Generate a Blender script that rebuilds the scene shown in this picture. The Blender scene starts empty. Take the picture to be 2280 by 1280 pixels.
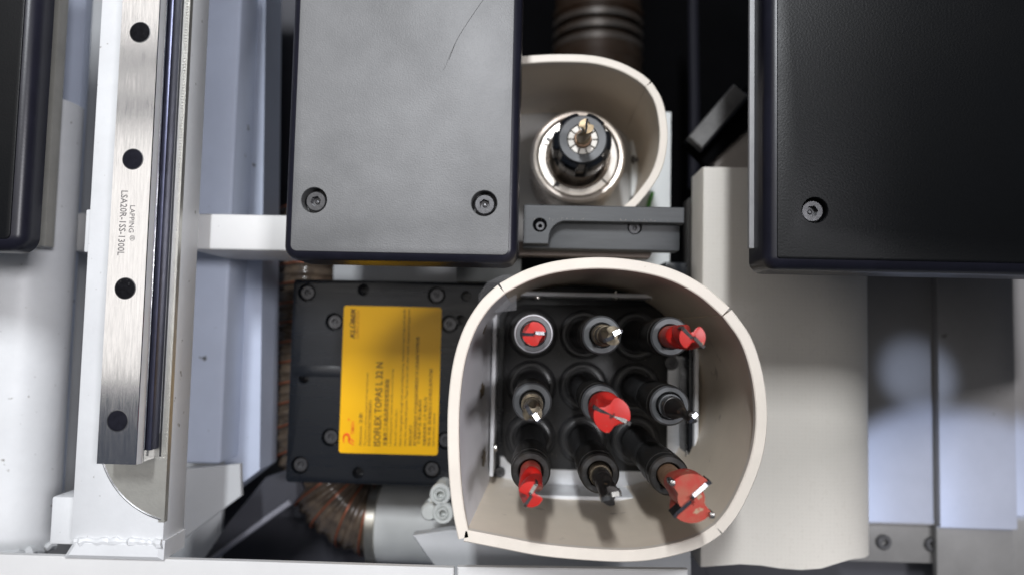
import bpy, bmesh, math, random
from mathutils import Vector, Matrix, geometry
random.seed(4)
R = math.radians
SC = bpy.context.scene
COL = SC.collection
MM = 0.001

# ------------------------------------------------------------------ camera
F = 1640.0                       # focal length in pixels of the 2280 px wide photograph
CZ = 460.0                       # camera height above the drill block face, mm
Zc = Vector((-40.0, 101.0, F)).normalized()
Yc = Vector((0.0209, 1.0, 0.0)); Yc = (Yc - Zc * Yc.dot(Zc)).normalized()
Xc = Yc.cross(Zc)
M = Matrix((Xc, Yc, Zc))         # camera axes -> world
cam_data = bpy.data.cameras.new('camera')
cam = bpy.data.objects.new('camera', cam_data); COL.objects.link(cam)
cam.matrix_world = Matrix.Translation((0, 0, CZ * MM)) @ M.to_4x4()
cam_data.sensor_width = 36.0
cam_data.lens = 36.0 * F / 2280.0
cam_data.clip_start = 0.01; cam_data.clip_end = 50
cam_data.dof.use_dof = True
cam_data.dof.focus_distance = 0.342
cam_data.dof.aperture_fstop = 5.2
SC.camera = cam

# ------------------------------------------------------------------ world + lamps
w = bpy.data.worlds.new('World'); SC.world = w; w.use_nodes = True
bg = w.node_tree.nodes['Background']
bg.inputs[0].default_value = (0.60, 0.66, 0.82, 1); bg.inputs[1].default_value = 0.15
SC.view_settings.view_transform = 'Standard'
SC.view_settings.look = 'None'
SC.view_settings.exposure = -0.2

def area(name, pos, aim, sx, sy, power, color):
    l = bpy.data.lights.new(name, 'AREA'); l.shape = 'RECTANGLE'
    l.size = sx * MM; l.size_y = sy * MM; l.energy = power; l.color = color
    o = bpy.data.objects.new(name, l); COL.objects.link(o)
    o.location = Vector(pos) * MM
    d = (Vector(aim) - Vector(pos)).normalized()
    o.rotation_euler = d.to_track_quat('-Z', 'Y').to_euler()
    return o
def spot(name, pos, aim, ang, blend, power, color, rad):
    l = bpy.data.lights.new(name, 'SPOT'); l.spot_size = R(ang); l.spot_blend = blend
    l.energy = power; l.color = color; l.shadow_soft_size = rad * MM
    o = bpy.data.objects.new(name, l); COL.objects.link(o)
    o.location = Vector(pos) * MM
    o.rotation_euler = (Vector(aim) - Vector(pos)).normalized().to_track_quat('-Z', 'Y').to_euler()
    return o
for y0_, y1_ in ((-130, 470), (540, 588), (655, 1010)):      # a ceiling luminaire of three panels
    area('ceiling_panel', (-430, (y0_ + y1_) / 2, 1450), (-430, (y0_ + y1_) / 2, 0), 1500, y1_ - y0_, 6.6 * (y1_ - y0_) / 1000, (1.0, 0.95, 0.89))
area('key_tube_lamp', (-95, 760, 1420), (-60, 340, 0), 75, 330, 21, (0.93, 0.96, 1.0))
area('side_lamp', (640, 140, 1400), (0, 0, 0), 170, 240, 15, (0.97, 0.96, 1.0))
spot('blue_glint_spot', (440, -260, 600), (272, -22, -70), 4.6, 1.0, 15, (0.62, 0.73, 1.0), 5)  # added blue spot that draws the small light blob, source unknown
spot('blue_patch_spot', (420, -760, 1000), (306, -186, -60), 11.0, 0.10, 110, (0.50, 0.63, 1.0), 8)  # added blue spot that draws the large light patch on the right panels

# ------------------------------------------------------------------ geometry helpers (all in mm)
def P(u, v, z):
    d = M @ Vector(((u - 1140.0) / F, -(v - 640.0) / F, -1.0))
    t = (z - CZ) / d.z
    return (d.x * t, d.y * t)
def PP(pts, z): return [P(u, v, z) for u, v in pts]
def ppm(z): return F / (CZ - z)

ORG = {}
class MB:
    def __init__(s): s.bm = bmesh.new()
    def v(s, x, y, z): return s.bm.verts.new((x, y, z))
    def face(s, vs):
        try: return s.bm.faces.new(vs)
        except ValueError: return None
    def box(s, x0, x1, y0, y1, z0, z1, b=0.0, seg=2):
        vs = [s.v(x, y, z) for z in (z0, z1) for x, y in ((x0, y0), (x1, y0), (x1, y1), (x0, y1))]
        fs = []
        for q in ((3, 2, 1, 0), (4, 5, 6, 7), (0, 1, 5, 4), (1, 2, 6, 5), (2, 3, 7, 6), (3, 0, 4, 7)):
            fs.append(s.face([vs[i] for i in q]))
        if b > 0:
            es = set(e for f in fs for e in f.edges)
            bmesh.ops.bevel(s.bm, geom=list(es), offset=b, segments=seg, affect='EDGES', profile=0.5)
        return s
    def ring(s, pts, z): return [s.v(p[0], p[1], z) for p in pts]
    def bridge(s, a, b, closed=True):
        n = len(a)
        for i in range(n if closed else n - 1):
            j = (i + 1) % n
            s.face([a[i], a[j], b[j], b[i]])
    def prism(s, pts, z0, z1, b=0.0):
        if area2(pts) < 0: pts = pts[::-1]
        lo = s.ring(pts, z0)
        s.face(lo[::-1])
        if b > 0:
            m = s.ring(pts, z1 - b); t = s.ring(offset(pts, b), z1)
            s.bridge(lo, m); s.bridge(m, t); s.face(t)
        else:
            t = s.ring(pts, z1); s.bridge(lo, t); s.face(t)
        return s
    def lathe(s, prof, base=(0, 0, 0), axis=(0, 0, 1), n=40, squash=None):
        ax = Vector(axis).normalized(); q = Vector((0, 0, 1)).rotation_difference(ax); b = Vector(base)
        prev = None
        for r, z in prof:
            if r <= 1e-6:
                cur = [s.bm.verts.new(b + q @ Vector((0, 0, z)))]
            else:
                cur = [s.bm.verts.new(b + q @ Vector((r * math.cos(2 * math.pi * i / n), r * math.sin(2 * math.pi * i / n), z))) for i in range(n)]
            if prev is not None:
                if len(prev) == 1 and len(cur) > 1:
                    for i in range(n): s.face([prev[0], cur[(i + 1) % n], cur[i]])
                elif len(cur) == 1 and len(prev) > 1:
                    for i in range(n): s.face([prev[i], prev[(i + 1) % n], cur[0]])
                elif len(cur) > 1: s.bridge(prev, cur)
            prev = cur
        return s
    def tube(s, path, rad, n=12, caps=True):
        path = [Vector(p) for p in path]; rings = []
        up = None
        for i, p in enumerate(path):
            t = (path[min(i + 1, len(path) - 1)] - path[max(i - 1, 0)]).normalized()
            if up is None:
                up = Vector((0, 0, 1)) if abs(t.z) < 0.9 else Vector((1, 0, 0))
            up = (up - t * up.dot(t)).normalized(); sd = t.cross(up)
            r = rad[i] if isinstance(rad, (list, tuple)) else rad
            rings.append([s.bm.verts.new(p + (up * math.cos(a) + sd * math.sin(a)) * r) for a in (2 * math.pi * k / n for k in range(n))])
        for a, b in zip(rings, rings[1:]): s.bridge(a, b)
        if caps: s.face(rings[0][::-1]); s.face(rings[-1])
        return s
    def slab(s, corners, r, z0, z1, b=0.0, holes=(), n=6, bn=5):
        """rounded polygon plate with a rounded front edge and stepped round holes (x, y, radius, depth)"""
        if area2(corners) < 0: corners = corners[::-1]
        out = roundpoly(corners, r, n)
        lo = s.ring(out, z0); s.face(lo[::-1])
        prev = lo
        if b > 0:
            for k in range(bn + 1):
                a = math.pi / 2 * k / bn
                d = b * (1 - math.cos(a)); z = z1 - b * (1 - math.sin(a))
                cur = s.ring(roundpoly(offset(corners, d), max(r - d, 0.2), n), z)
                s.bridge(prev, cur); prev = cur
        else:
            cur = s.ring(out, z1); s.bridge(prev, cur); prev = cur
        if not holes:
            s.face(prev); return s
        loops = [prev]
        for hx, hy, hr, hd in holes:
            hn = 28
            top = [s.v(hx + hr * math.cos(2 * math.pi * i / hn), hy + hr * math.sin(2 * math.pi * i / hn), z1) for i in range(hn)]
            c = 0.25
            mid = [s.v(hx + (hr - c) * math.cos(2 * math.pi * i / hn), hy + (hr - c) * math.sin(2 * math.pi * i / hn), z1 - c) for i in range(hn)]
            bot = [s.v(hx + (hr - c) * math.cos(2 * math.pi * i / hn), hy + (hr - c) * math.sin(2 * math.pi * i / hn), z1 - hd) for i in range(hn)]
            s.bridge(mid, top); s.bridge(bot, mid); s.face(bot)
            loops.append(top)
        flat = [v for l in loops for v in l]
        tris = geometry.tessellate_polygon([[v.co for v in l] for l in loops])
        for t in tris: s.face([flat[i] for i in t])
        return s
    def build(s, name, m, parent=None, smooth=26, kind=None, loc=None):
        bm = s.bm
        o0 = Vector(ORG.get(parent, (0, 0, 0))) if parent else Vector((0, 0, 0))
        base = Vector(loc) if loc is not None else (o0 if parent else None)
        bmesh.ops.recalc_face_normals(bm, faces=bm.faces)
        if base is None:
            xs = [v.co for v in bm.verts]
            base = Vector(((min(v.x for v in xs) + max(v.x for v in xs)) / 2, (min(v.y for v in xs) + max(v.y for v in xs)) / 2, min(v.z for v in xs)))
        for v in bm.verts: v.co = (v.co - base) * MM
        me = bpy.data.meshes.new(name); bm.to_mesh(me); bm.free()
        if smooth:
            me.polygons.foreach_set('use_smooth', [True] * len(me.polygons))
            me.set_sharp_from_angle(angle=R(smooth))
        me.materials.append(m)
        o = bpy.data.objects.new(name, me); COL.objects.link(o)
        o.location = (base - o0) * MM
        if parent: o.parent = parent
        ORG[o] = tuple(base)
        if kind: o['kind'] = kind
        return o
def area2(p): return sum(p[i][0] * p[(i + 1) % len(p)][1] - p[(i + 1) % len(p)][0] * p[i][1] for i in range(len(p)))
def offset(p, d):
    n = len(p); out = []
    sg = 1 if area2(p) > 0 else -1
    for i in range(n):
        a, b, c = Vector(p[i - 1]), Vector(p[i]), Vector(p[(i + 1) % n])
        e1 = (b - a); e2 = (c - b)
        if e1.length < 1e-9 or e2.length < 1e-9: out.append(p[i]); continue
        e1.normalize(); e2.normalize()
        n1 = Vector((-e1.y, e1.x)) * sg; n2 = Vector((-e2.y, e2.x)) * sg
        k = 1 + n1.dot(n2)
        m = (n1 + n2) / max(k, 0.3)
        out.append(tuple(b + m * d))
    return out
def roundpoly(p, r, n=6):
    out = []
    N = len(p)
    for i in range(N):
        a, b, c = Vector(p[i - 1]), Vector(p[i]), Vector(p[(i + 1) % N])
        rr = r[i] if isinstance(r, (list, tuple)) else r
        d1 = (a - b).normalized(); d2 = (c - b).normalized()
        ang = math.acos(max(-1, min(1, d1.dot(d2)))); t = rr / math.tan(ang / 2)
        c0 = b + (d1 + d2).normalized() * (rr / math.sin(ang / 2))
        s0 = b + d1 * t - c0; s1 = b + d2 * t - c0
        a0 = math.atan2(s0.y, s0.x); a1 = math.atan2(s1.y, s1.x)
        da = (a1 - a0 + math.pi) % (2 * math.pi) - math.pi
        for k in range(n + 1):
            q = a0 + da * k / n
            out.append((c0.x + rr * math.cos(q), c0.y + rr * math.sin(q)))
    return out
def rect(x0, x1, y0, y1): return [(x0, y0), (x1, y0), (x1, y1), (x0, y1)]
def rpx(u0, v0, u1, v1, z):
    vm = (v0 + v1) / 2; um = (u0 + u1) / 2
    return (P(u0, vm, z)[0], P(u1, vm, z)[0], P(um, v1, z)[1], P(um, v0, z)[1])
def spline(pts, per=8):
    out = []
    n = len(pts)
    for i in range(n - 1):
        p0, p1, p2, p3 = (Vector(pts[max(i - 1, 0)]), Vector(pts[i]), Vector(pts[i + 1]), Vector(pts[min(i + 2, n - 1)]))
        for k in range(per):
            t = k / per
            out.append(tuple(0.5 * ((2 * p1) + (p2 - p0) * t + (2 * p0 - 5 * p1 + 4 * p2 - p3) * t * t + (3 * p1 - p0 - 3 * p2 + p3) * t ** 3)))
    out.append(tuple(pts[-1]))
    return out
def resample(pts, n):
    pts = [Vector(p) for p in pts]; L = [0]
    for a, b in zip(pts, pts[1:]): L.append(L[-1] + (b - a).length)
    out = []; j = 0
    for i in range(n):
        t = L[-1] * i / (n - 1)
        while j < len(L) - 2 and L[j + 1] < t: j += 1
        f = (t - L[j]) / max(L[j + 1] - L[j], 1e-9)
        out.append(pts[j].lerp(pts[j + 1], min(1, f)))
    return out
def thing(name, label, cat, loc, group=None):
    o = bpy.data.objects.new(name, None); COL.objects.link(o)
    o.empty_display_size = 0.01
    o.location = Vector(loc) * MM; ORG[o] = tuple(loc)
    return tag(o, label, cat, group)
def tag(o, label, cat, group=None, kind=None):
    o['label'] = label
    if cat: o['category'] = cat
    if group: o['group'] = group
    if kind: o['kind'] = kind
    return o
def place(mesh_obj, parent, loc, rotz=0.0):
    """a copy of a part that shares its mesh, at world loc (mm)"""
    c = mesh_obj.copy(); COL.objects.link(c); c.parent = parent
    c.location = (Vector(loc) - Vector(ORG[parent])) * MM; c.rotation_euler = (0, 0, rotz)
    return c

# ------------------------------------------------------------------ materials
def mat(name, color, rough=0.5, metal=0.0, spec=0.5, var=0.0, vscale=40, vcol=None, bump=0.0, bscale=600, stretch=None,
        trans=0.0, alpha=1.0, coat=0.0, spots=None, rvar=0.0, bdist=0.0002, ior=1.45):
    m = bpy.data.materials.new(name); m.use_nodes = True
    nt = m.node_tree; N = nt.nodes; L = nt.links
    b = N['Principled BSDF']
    b.inputs['Base Color'].default_value = (*color, 1); b.inputs['Roughness'].default_value = rough
    b.inputs['Metallic'].default_value = metal; b.inputs['Specular IOR Level'].default_value = spec
    b.inputs['Transmission Weight'].default_value = trans; b.inputs['Alpha'].default_value = alpha
    b.inputs['Coat Weight'].default_value = coat; b.inputs['IOR'].default_value = ior
    tc = N.new('ShaderNodeTexCoord'); src = tc.outputs['Object']
    if stretch:
        mp = N.new('ShaderNodeMapping'); mp.inputs['Scale'].default_value = stretch
        L.new(src, mp.inputs[0]); src2 = mp.outputs[0]
    else: src2 = src
    colout = None
    if var > 0:
        nz = N.new('ShaderNodeTexNoise'); nz.inputs['Scale'].default_value = vscale; nz.inputs['Detail'].default_value = 6
        nz.inputs['Roughness'].default_value = 0.65
        L.new(src2, nz.inputs['Vector'])
        cr = N.new('ShaderNodeValToRGB'); cr.color_ramp.elements[0].position = 0.35; cr.color_ramp.elements[1].position = 0.68
        lo = vcol if vcol else tuple(c * (1 - var) for c in color)
        cr.color_ramp.elements[0].color = (*lo, 1); cr.color_ramp.elements[1].color = (*color, 1)
        L.new(nz.outputs['Fac'], cr.inputs[0]); colout = cr.outputs[0]
        if rvar > 0:
            mr = N.new('ShaderNodeMapRange'); mr.inputs['From Min'].default_value = 0.3; mr.inputs['From Max'].default_value = 0.7
            mr.inputs['To Min'].default_value = rough + rvar; mr.inputs['To Max'].default_value = max(0.03, rough - rvar)
            L.new(nz.outputs['Fac'], mr.inputs[0]); L.new(mr.outputs[0], b.inputs['Roughness'])
    if spots:
        scol, sscale, thr = spots
        ns = N.new('ShaderNodeTexNoise'); ns.inputs['Scale'].default_value = sscale; ns.inputs['Detail'].default_value = 3
        L.new(src, ns.inputs['Vector'])
        cr2 = N.new('ShaderNodeValToRGB'); cr2.color_ramp.elements[0].position = thr; cr2.color_ramp.elements[1].position = min(thr + 0.05, 1)
        L.new(ns.outputs['Fac'], cr2.inputs[0])
        mx = N.new('ShaderNodeMix'); mx.data_type = 'RGBA'
        mx.inputs['A'].default_value = (*color, 1)
        if colout: L.new(colout, mx.inputs['A'])
        mx.inputs['B'].default_value = (*scol, 1); L.new(cr2.outputs[0], mx.inputs['Factor']); colout = mx.outputs['Result']
    if colout: L.new(colout, b.inputs['Base Color'])
    if bump > 0:
        nb = N.new('ShaderNodeTexNoise'); nb.inputs['Scale'].default_value = bscale; nb.inputs['Detail'].default_value = 3
        L.new(src2, nb.inputs['Vector'])
        bp = N.new('ShaderNodeBump'); bp.inputs['Strength'].default_value = bump; bp.inputs['Distance'].default_value = bdist
        L.new(nb.outputs['Fac'], bp.inputs['Height']); L.new(bp.outputs[0], b.inputs['Normal'])
    return m
def dots(m, scale, radius, k):
    # a regular print of small round dots on the sheet's face
    nt = m.node_tree; N = nt.nodes; L = nt.links; b = N['Principled BSDF']
    tc = N.new('ShaderNodeTexCoord'); vo = N.new('ShaderNodeTexVoronoi'); vo.voronoi_dimensions = '2D'
    vo.inputs['Scale'].default_value = scale; vo.inputs['Randomness'].default_value = 0.06
    L.new(tc.outputs['Object'], vo.inputs['Vector'])
    cr = N.new('ShaderNodeValToRGB'); cr.color_ramp.elements[0].position = radius; cr.color_ramp.elements[1].position = radius + 0.1
    cr.color_ramp.elements[0].color = (k, k, k, 1); cr.color_ramp.elements[1].color = (1, 1, 1, 1)
    L.new(vo.outputs['Distance'], cr.inputs[0])
    mx = N.new('ShaderNodeMix'); mx.data_type = 'RGBA'; mx.blend_type = 'MULTIPLY'; mx.inputs['Factor'].default_value = 1
    src = b.inputs['Base Color'].links[0].from_socket
    L.new(src, mx.inputs['A']); L.new(cr.outputs[0], mx.inputs['B']); L.new(mx.outputs['Result'], b.inputs['Base Color'])
W_PAINT = mat('white_paint', (0.73, 0.74, 0.75), 0.42, var=0.10, vscale=30, bump=0.25, bscale=500, spots=((0.30, 0.29, 0.27), 200, 0.695))
W_PAINT2 = mat('white_paint_smooth', (0.70, 0.695, 0.685), 0.45, var=0.08, vscale=14, bump=0.15, bscale=300, spots=((0.16, 0.15, 0.14), 150, 0.76))
DAYLIT_GREY = mat('daylit_grey_paint', (0.50, 0.55, 0.67), 0.45, var=0.12, vscale=14, bump=0.15, bscale=300, spots=((0.10, 0.10, 0.10), 120, 0.705))  # grey paint with the bluish daylight put into its colour
GREY_PAINT = mat('grey_paint', (0.50, 0.51, 0.52), 0.5, var=0.12, vscale=12, bump=0.15, bscale=350)
SHEET = mat('cream_sheet', (0.74, 0.70, 0.635), 0.45, var=0.07, vscale=10, bump=0.35, bscale=420, spots=((0.69, 0.65, 0.585), 420, 0.60))
dots(SHEET, 420, 0.20, 0.97)
BLACK_GRAIN = mat('grained_black_cover', (0.006, 0.0065, 0.0075), 0.38, spec=0.22, var=0.35, vscale=16, bump=0.5, bscale=1000, rvar=0.05, bdist=0.00016, spots=((0.05, 0.05, 0.05), 500, 0.77))
DUSTY_SHEEN_GRAIN = mat('dusty_sheen_cover', (0.178, 0.179, 0.181), 0.55, spec=0.8, var=0.42, vscale=10, vcol=(0.108, 0.109, 0.110), bump=0.8, bscale=1350, bdist=0.00020, rvar=0.05)  # dust grey, with the lamps' sheen also put into the base colour
BLACK_EDGE = mat('smooth_black_plastic', (0.012, 0.012, 0.020), 0.32, spec=0.35, var=0.3, vscale=60, bump=0.1, bscale=900)
BLACK_PLATE = mat('black_anodised', (0.008, 0.010, 0.014), 0.30, spec=0.5, var=0.35, vscale=20, bump=0.08, bscale=400, stretch=(1, 12, 1), rvar=0.07)
BLACK_BLOCK = mat('black_block', (0.024, 0.024, 0.025), 0.40, spec=0.6, var=0.4, vscale=60, bump=0.1, bscale=500, spots=((0.12, 0.11, 0.10), 700, 0.78))
BLACK_RUBBER = mat('black_rubber', (0.026, 0.026, 0.028), 0.32, spec=0.9, var=0.3, vscale=80)
DARK_ANOD = mat('dark_anodised_bracket', (0.048, 0.052, 0.056), 0.45, spec=0.6, var=0.25, vscale=60, bump=0.12, bscale=400, stretch=(1, 10, 1), spots=((0.5, 0.5, 0.5), 800, 0.80))
STEEL_DARK = mat('blackened_steel', (0.050, 0.050, 0.050), 0.42, metal=0.5, var=0.45, vscale=220, vcol=(0.032, 0.028, 0.024), bump=0.2, bscale=900, spots=((0.22, 0.16, 0.11), 500, 0.70))
STEEL_FACE = mat('turned_steel_face', (0.105, 0.11, 0.115), 0.40, metal=0.5, var=0.25, vscale=150, bump=0.1, bscale=800)
STEEL_EDGE = mat('steel_edge', (0.34, 0.34, 0.36), 0.3, metal=0.8, var=0.2, vscale=200)
OXIDE = mat('black_oxide_bolt', (0.10, 0.10, 0.105), 0.32, metal=0.65, var=0.4, vscale=300, bump=0.15, bscale=1200)
STEEL = mat('bolt_steel', (0.17, 0.17, 0.175), 0.34, metal=0.85, var=0.35, vscale=300, bump=0.15, bscale=1200)
BRIGHT = mat('ground_steel', (0.80, 0.80, 0.81), 0.14, metal=1.0, var=0.10, vscale=90, stretch=(14, 1, 1), bump=0.06, bscale=500, rvar=0.05)
RAIL_SIDE = mat('rail_groove_steel', (0.10, 0.105, 0.16), 0.34, metal=0.75, var=0.25, vscale=120)
CHROME = mat('polished_steel', (0.72, 0.68, 0.63), 0.22, metal=0.75, var=0.15, vscale=60, rvar=0.06)
SPINDLE_STEEL = mat('warm_spindle_steel', (0.66, 0.59, 0.52), 0.30, metal=0.65, var=0.25, vscale=70, rvar=0.08)
ALU = mat('brushed_aluminium', (0.70, 0.71, 0.73), 0.28, metal=0.5, var=0.12, vscale=50, stretch=(1, 10, 1), bump=0.08, bscale=500)
MACH = mat('milled_steel', (0.58, 0.57, 0.52), 0.36, metal=0.7, var=0.12, vscale=120, bump=0.25, bscale=700)
IVORY = mat('ivory_abs', (0.84, 0.735, 0.60), 0.42, var=0.10, vscale=25, bump=0.06, bscale=200, spots=((0.56, 0.48, 0.385), 55, 0.68))
IVORY_RIM = mat('ivory_edge', (0.76, 0.695, 0.61), 0.45, var=0.08, vscale=50, bump=0.15, bscale=500, spots=((0.50, 0.42, 0.33), 250, 0.74))
GREY_ABS = mat('pale_grey_panel', (0.80, 0.79, 0.82), 0.42, var=0.08, vscale=25)
GLUE = mat('brown_glue', (0.26, 0.20, 0.13), 0.5, var=0.4, vscale=150)
RED = mat('red_lacquer', (0.52, 0.013, 0.010), 0.32, spec=0.35, var=0.35, vscale=110, vcol=(0.42, 0.025, 0.02), bump=0.08, bscale=500, spots=((0.36, 0.19, 0.12), 260, 0.66))
RED_WORN = mat('dusty_red_lacquer', (0.44, 0.028, 0.024), 0.45, spec=0.3, var=0.6, vscale=120, vcol=(0.36, 0.10, 0.065), bump=0.1, bscale=500, spots=((0.40, 0.27, 0.18), 160, 0.62))
TAN_SHANK = mat('bare_tan_shank', (0.38, 0.24, 0.15), 0.48, metal=0.3, var=0.5, vscale=160, vcol=(0.22, 0.12, 0.07), bump=0.15, bscale=700)
BRASSY = mat('resin_stained_steel', (0.20, 0.165, 0.115), 0.40, metal=0.6, var=0.65, vscale=260, vcol=(0.035, 0.028, 0.018), bump=0.3, bscale=900)
BLACKBIT = mat('black_bit', (0.035, 0.030, 0.028), 0.38, metal=0.4, var=0.6, vscale=220, vcol=(0.015, 0.014, 0.013), bump=0.2, bscale=900, spots=((0.38, 0.24, 0.13), 300, 0.66))
CARBIDE = mat('carbide', (0.52, 0.52, 0.54), 0.27, metal=1.0, var=0.45, vscale=300, bump=0.1, bscale=700)
CARBIDE_D = mat('worn_carbide', (0.42, 0.41, 0.39), 0.27, metal=0.9, var=0.5, vscale=300, bump=0.2, bscale=700)
YELLOW = mat('yellow_sticker', (0.86, 0.46, 0.004), 0.34, var=0.06, vscale=20, spec=0.4)
INK = mat('dark_ink', (0.075, 0.030, 0.008), 0.5)
INK_L = mat('brown_ink', (0.15, 0.06, 0.008), 0.5)
INK_R = mat('red_ink', (0.80, 0.07, 0.010), 0.5)
ENGRAVE = mat('engraved_mark', (0.16, 0.15, 0.15), 0.55, metal=0.3)
CAP = mat('black_cap', (0.010, 0.010, 0.012), 0.7, spec=0.06, var=0.5, vscale=500, spots=((0.10, 0.10, 0.10), 900, 0.70))
CAP2 = mat('slate_cap', (0.014, 0.014, 0.020), 0.7, spec=0.06, var=0.3, vscale=400)
HOSE = mat('smoky_hose', (0.14, 0.105, 0.075), 0.18, spec=0.6, var=0.5, vscale=90, vcol=(0.05, 0.038, 0.03), coat=0.5)
COPPER = mat('copper_wire', (0.36, 0.115, 0.060), 0.35, metal=0.6, var=0.4, vscale=120)
PIPE = mat('grey_pipe', (0.58, 0.59, 0.58), 0.40, var=0.08, vscale=20)
DARK = mat('dark_interior', (0.003, 0.003, 0.0035), 0.8, spec=0.03, var=0.4, vscale=8)
DARK_STEEL = mat('dark_sheet', (0.055, 0.056, 0.068), 0.5, var=0.3, vscale=14)
RUST = mat('rusty_motor_shell', (0.034, 0.026, 0.020), 0.5, metal=0.1, spec=0.2, var=0.7, vscale=30, vcol=(0.024, 0.012, 0.006), spots=((0.10, 0.085, 0.075), 18, 0.66))
GREEN = mat('green_insulation', (0.10, 0.36, 0.06), 0.45)
CLEAR = mat('clear_tape', (0.75, 0.76, 0.80), 0.12, alpha=0.13, spec=0.7)
HAIR = mat('dark_scratch', (0.028, 0.028, 0.028), 0.5)

# ------------------------------------------------------------------ socket head bolt (one mesh per size)
def hexbolt(name, r, hx, h, m, depth=None, n=24):
    b = MB(); depth = depth or h * 0.55
    c = r * 0.10
    circ = [(r * math.cos(2 * math.pi * i / n), r * math.sin(2 * math.pi * i / n)) for i in range(n)]
    circ2 = [(x * (1 - 0.10), y * (1 - 0.10)) for x, y in circ]
    hexp = [(hx * math.cos(math.pi / 3 * i + 0.3), hx * math.sin(math.pi / 3 * i + 0.3)) for i in range(6)]
    lo = b.ring(circ, -h); mid = b.ring(circ, -c); top = b.ring(circ2, 0); ht = b.ring(hexp, 0); hb = b.ring([(x * .92, y * .92) for x, y in hexp], -depth)
    b.bridge(lo, mid); b.bridge(mid, top); b.bridge(hb, ht); b.face(hb[::-1])
    fl = top + ht
    for t in geometry.tessellate_polygon([[v.co for v in top], [v.co for v in ht]]): b.face([fl[i] for i in t])
    # tiny dome in the bottom of the key hole, the glint seen there
    b.lathe([(hx * 0.45, -depth + 0.02), (hx * 0.3, -depth + hx * 0.18), (0, -depth + hx * 0.25)], n=12)
    o = b.build(name, m, loc=(0, 0, 0))
    COL.objects.unlink(o)
    return o
BOLT_M6 = hexbolt('bolt', 5.0, 2.7, 5.5, OXIDE)
BOLT_M5 = hexbolt('bolt', 4.4, 2.3, 4.5, OXIDE)
BOLT_M4 = hexbolt('bolt', 3.3, 1.7, 3.5, OXIDE)
BOLT_PLAIN = hexbolt('bolt', 5.0, 2.7, 5.5, STEEL)
def textmesh(name, body, m, parent, org, direction, w, h, z, thick=0.04, bold=0.0, shear=0.0, label=None):
    """flat lettering: starts at org, runs along direction (deg), fitted to w x h mm"""
    cu = bpy.data.curves.new(name, 'FONT'); cu.body = body; cu.size = 10; cu.shear = shear; cu.offset = bold; cu.resolution_u = 2
    to = bpy.data.objects.new(name, cu); COL.objects.link(to)
    bpy.context.view_layer.update()
    dg = bpy.context.evaluated_depsgraph_get()
    me = bpy.data.meshes.new_from_object(to.evaluated_get(dg))
    bpy.data.objects.remove(to); bpy.data.curves.remove(cu)
    xs = [v.co.x for v in me.vertices]; ys = [v.co.y for v in me.vertices]
    x0, x1, y0, y1 = min(xs), max(xs), min(ys), max(ys)
    o0 = Vector(ORG[parent]); a = R(direction); ca, sa = math.cos(a), math.sin(a)
    for v in me.vertices:
        x = (v.co.x - x0) / (x1 - x0) * w; y = (v.co.y - y0) / (y1 - y0) * h
        v.co = (Vector((org[0] + x * ca - y * sa, org[1] + x * sa + y * ca, z)) - o0) * MM
    me.name = name; me.materials.clear(); me.materials.append(m)
    o = bpy.data.objects.new(name, me); COL.objects.link(o); o.parent = parent
    ORG[o] = tuple(o0)
    if label: o['label'] = label
    return o

# ================================================================== SETTING
b = MB(); b.box(-900, 900, -700, 700, -330, -320)
b.build('machine_back_wall', DARK, kind='structure')  # near black: the unlit cavity's darkness is put into the wall colour

b = MB(); b.box(185, 430, -215, -197, -110, 50, 1); b.build('flange_shade_bar', GREY_PAINT, kind='structure')  # unseen bar added to keep the blue spot off the lower flanges
b = MB(); b.box(325, 355, -20, 300, -20, 700, 1); b.build('unseen_side_wall', DARK, kind='structure')  # unseen dark wall added to keep the side lamp off the right cover

# ================================================================== LEFT: column, rail, cover
ZCOL = 99.0
def xat(u, v, z): return P(u, v, z)[0]
def yat(u, v, z): return P(u, v, z)[1]
cx0 = xat(190, 640, ZCOL); cx1 = xat(391, 640, ZCOL); cyb = yat(260, 1208, ZCOL); cyt = 260
col = thing('steel_column', 'white painted steel column that carries the linear rail', 'machine frame', ((cx0 + cx1) / 2, cyb, ZCOL - 24))
gx1 = xat(381, 640, ZCOL)
b = MB(); b.box(cx0, cx1, cyb, cyt, ZCOL - 22, ZCOL, 0.5); b.build('face_plate', W_PAINT, col)
# the milled land beside the rail: fine transverse cutter marks
mx0 = xat(379, 640, ZCOL); mx1 = cx1 + 0.25
b = MB(); b.box(mx0, mx1, yat(300, 1160, ZCOL), cyt, ZCOL - 3, ZCOL + 0.25); LAND = b.build('milled_land', MACH, col)
b = MB()
y = yat(365, 1020, ZCOL)
while y < cyt:
    b.box(mx0 + 0.9, mx1 - 0.7, y, y + 0.75, ZCOL + 0.2, ZCOL + 0.62); y += 1.5
b.build('cutter_marks', MACH, LAND, kind='stuff')
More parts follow.
